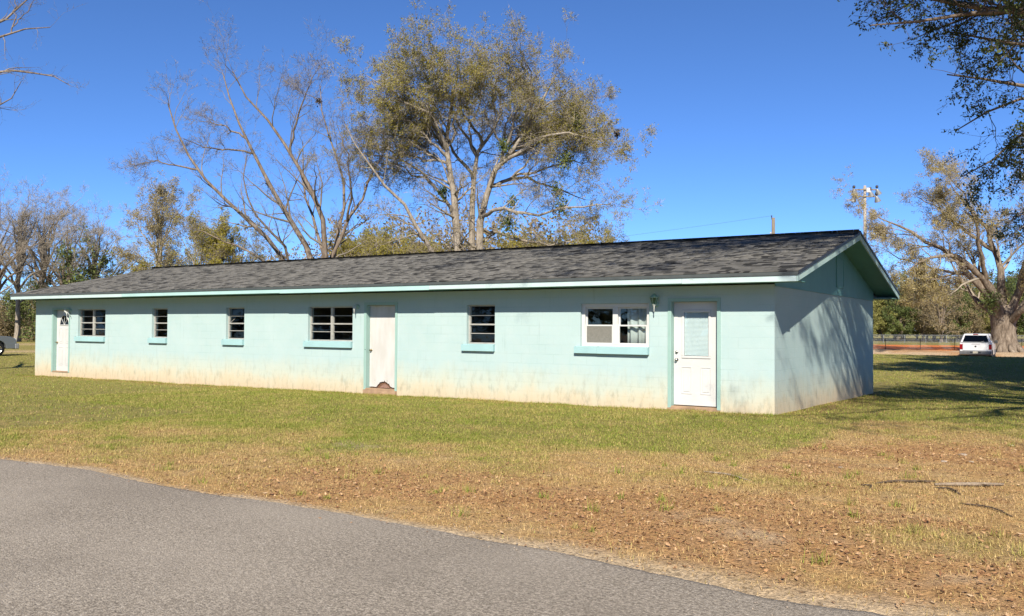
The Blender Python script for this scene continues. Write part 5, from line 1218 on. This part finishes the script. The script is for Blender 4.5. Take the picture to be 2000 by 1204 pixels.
# grit and crumbs along the drive's edge
n = 1500; x = rng.uniform(-7, 6, n); y = edge_y(x)+rng.normal(0, .16, n)*np.interp(x, [-7, 0, 2, 6], [.4, .6, 1.3, 1.3]); r_ = .003+.006*rng.random(n)**3
oct_ = np.array([(1,0,0),(0,1,0),(-1,0,0),(0,-1,0),(0,0,.8),(0,0,-.6)]); of = np.array([(0,1,4),(1,2,4),(2,3,4),(3,0,4),(1,0,5),(2,1,5),(3,2,5),(0,3,5)])
zz = np.where(y < edge_y(x), .003, gz(x, y))
V = (np.stack([x, y, zz], 1)[:, None]+oct_[None]*(r_[:, None]*rng.uniform(.6, 1.3, (n, 3)))[:, None]).reshape(-1, 3)
o = link('grit', np_mesh('grit', V, (np.arange(n)[:, None, None]*6+of[None]).reshape(-1, 3), M['stone'])); tag(o, 'loose grit along the edge of the drive', 'grit', kind='stuff')

def stick(u0, v0, u1, v1, r, m_, label, name='fallen_stick', bend=.04):
    a = np.array((*gp(u0, v0, 0), 0)); b = np.array((*gp(u1, v1, 0), 0)); n = 9; pts = []
    side = norm(np.cross(b-a, np.array((0, 0, 1.))))
    for i in range(n):
        t = i/(n-1); q = a+(b-a)*t+side*bend*math.sin(t*5+r*300); q[2] = float(gz(q[0], q[1]))+r*.8+.012*math.sin(t*math.pi); pts.append(tuple(q))
    rr = [r*(.55+.5*math.sin(.4+2.4*i/(n-1))) for i in range(n)]
    t = empty(name, pts[0]); tag(t, label, 'stick', 'fallen sticks on the lawn')
    MB().tube([tuple(np.array(p_)-np.array(pts[0])) for p_ in pts], rr, 6).build('stem', m_, t, smooth=True)
    c = np.array(pts[5])-np.array(pts[0]); e = c+(b-a)/np.linalg.norm(b-a)*.12+side*.07+np.array((0, 0, .02)); MB().tube([tuple(c), tuple(e)], [r*.5, r*.25], 5).build('side_twig', m_, t)
stick(1827, 950, 1962, 951, .019, M['bare_wood'], 'bleached dead branch lying flat on the brown grass at right', 'dead_branch', .02)
stick(1712, 946, 1822, 942, .011, M['stick'], 'thin dark stick just left of the bleached branch')
stick(1826, 954, 1882, 966, .010, M['stick'], 'short dark stick slanting under the end of the bleached branch')
stick(1376, 925, 1470, 942, .009, M['bare_wood'], 'pale curved twig on the lawn in front of the half-glass door')
stick(1683, 948, 1706, 956, .008, M['stick'], 'tiny dark stick left of the long thin one')
stick(1880, 985, 1985, 1010, .008, M['stick'], 'faint thin stick in the grass below the bleached branch')
# pale stones on the bare ground at right
for i, (u, v, r_, lb) in enumerate(((1880, 889, .032, 'pale stone, largest of those on the brown ground at right'), (1843, 902, .024, 'flat pale stone left of the largest one'), (1897, 902, .02, 'small pale stone below the largest one'), (1976, 870, .022, 'pale stone at the far right near the shade'), (1642, 914, .02, 'lone pale stone on the brown lawn before the gable corner'))):
    x, y = gp(u, v, 0); bm = bmesh.new(); bmesh.ops.create_icosphere(bm, subdivisions=2, radius=r_)
    rg = random.Random(i)
    for w_ in bm.verts: w_.co = Vector((w_.co.x*1.5, w_.co.y, w_.co.z*.45))*rg.uniform(.8, 1.2)
    me = bpy.data.meshes.new('stone'); bm.to_mesh(me); bm.free(); me.materials.append(M['stone'])
    tag(link('stone', me, None, (x, y, float(gz(x, y))+r_*.25)), lb, 'stone', 'pale stones on the lawn')

# reflectances: the photograph is exposed well above the zero setting, so all surface colours sit lower than they look on screen
K = .62
for m_ in bpy.data.materials:
    for nd in m_.node_tree.nodes:
        if nd.type == 'VALTORGB' and m_.name != 'lawn_soil' and max(max(e.color[:3]) for e in nd.color_ramp.elements) <= 1.0:
            for e in nd.color_ramp.elements: e.color = (e.color[0]*K, e.color[1]*K, e.color[2]*K, 1)
        elif nd.type == 'MIX' and nd.data_type == 'RGBA':
            for i_ in (6, 7):
                if not nd.inputs[i_].is_linked: q_ = nd.inputs[i_].default_value; nd.inputs[i_].default_value = (q_[0]*K, q_[1]*K, q_[2]*K, 1)
        elif nd.type == 'BSDF_PRINCIPLED' and not nd.inputs['Base Color'].is_linked:
            q_ = nd.inputs['Base Color'].default_value; nd.inputs['Base Color'].default_value = (q_[0]*K, q_[1]*K, q_[2]*K, 1)
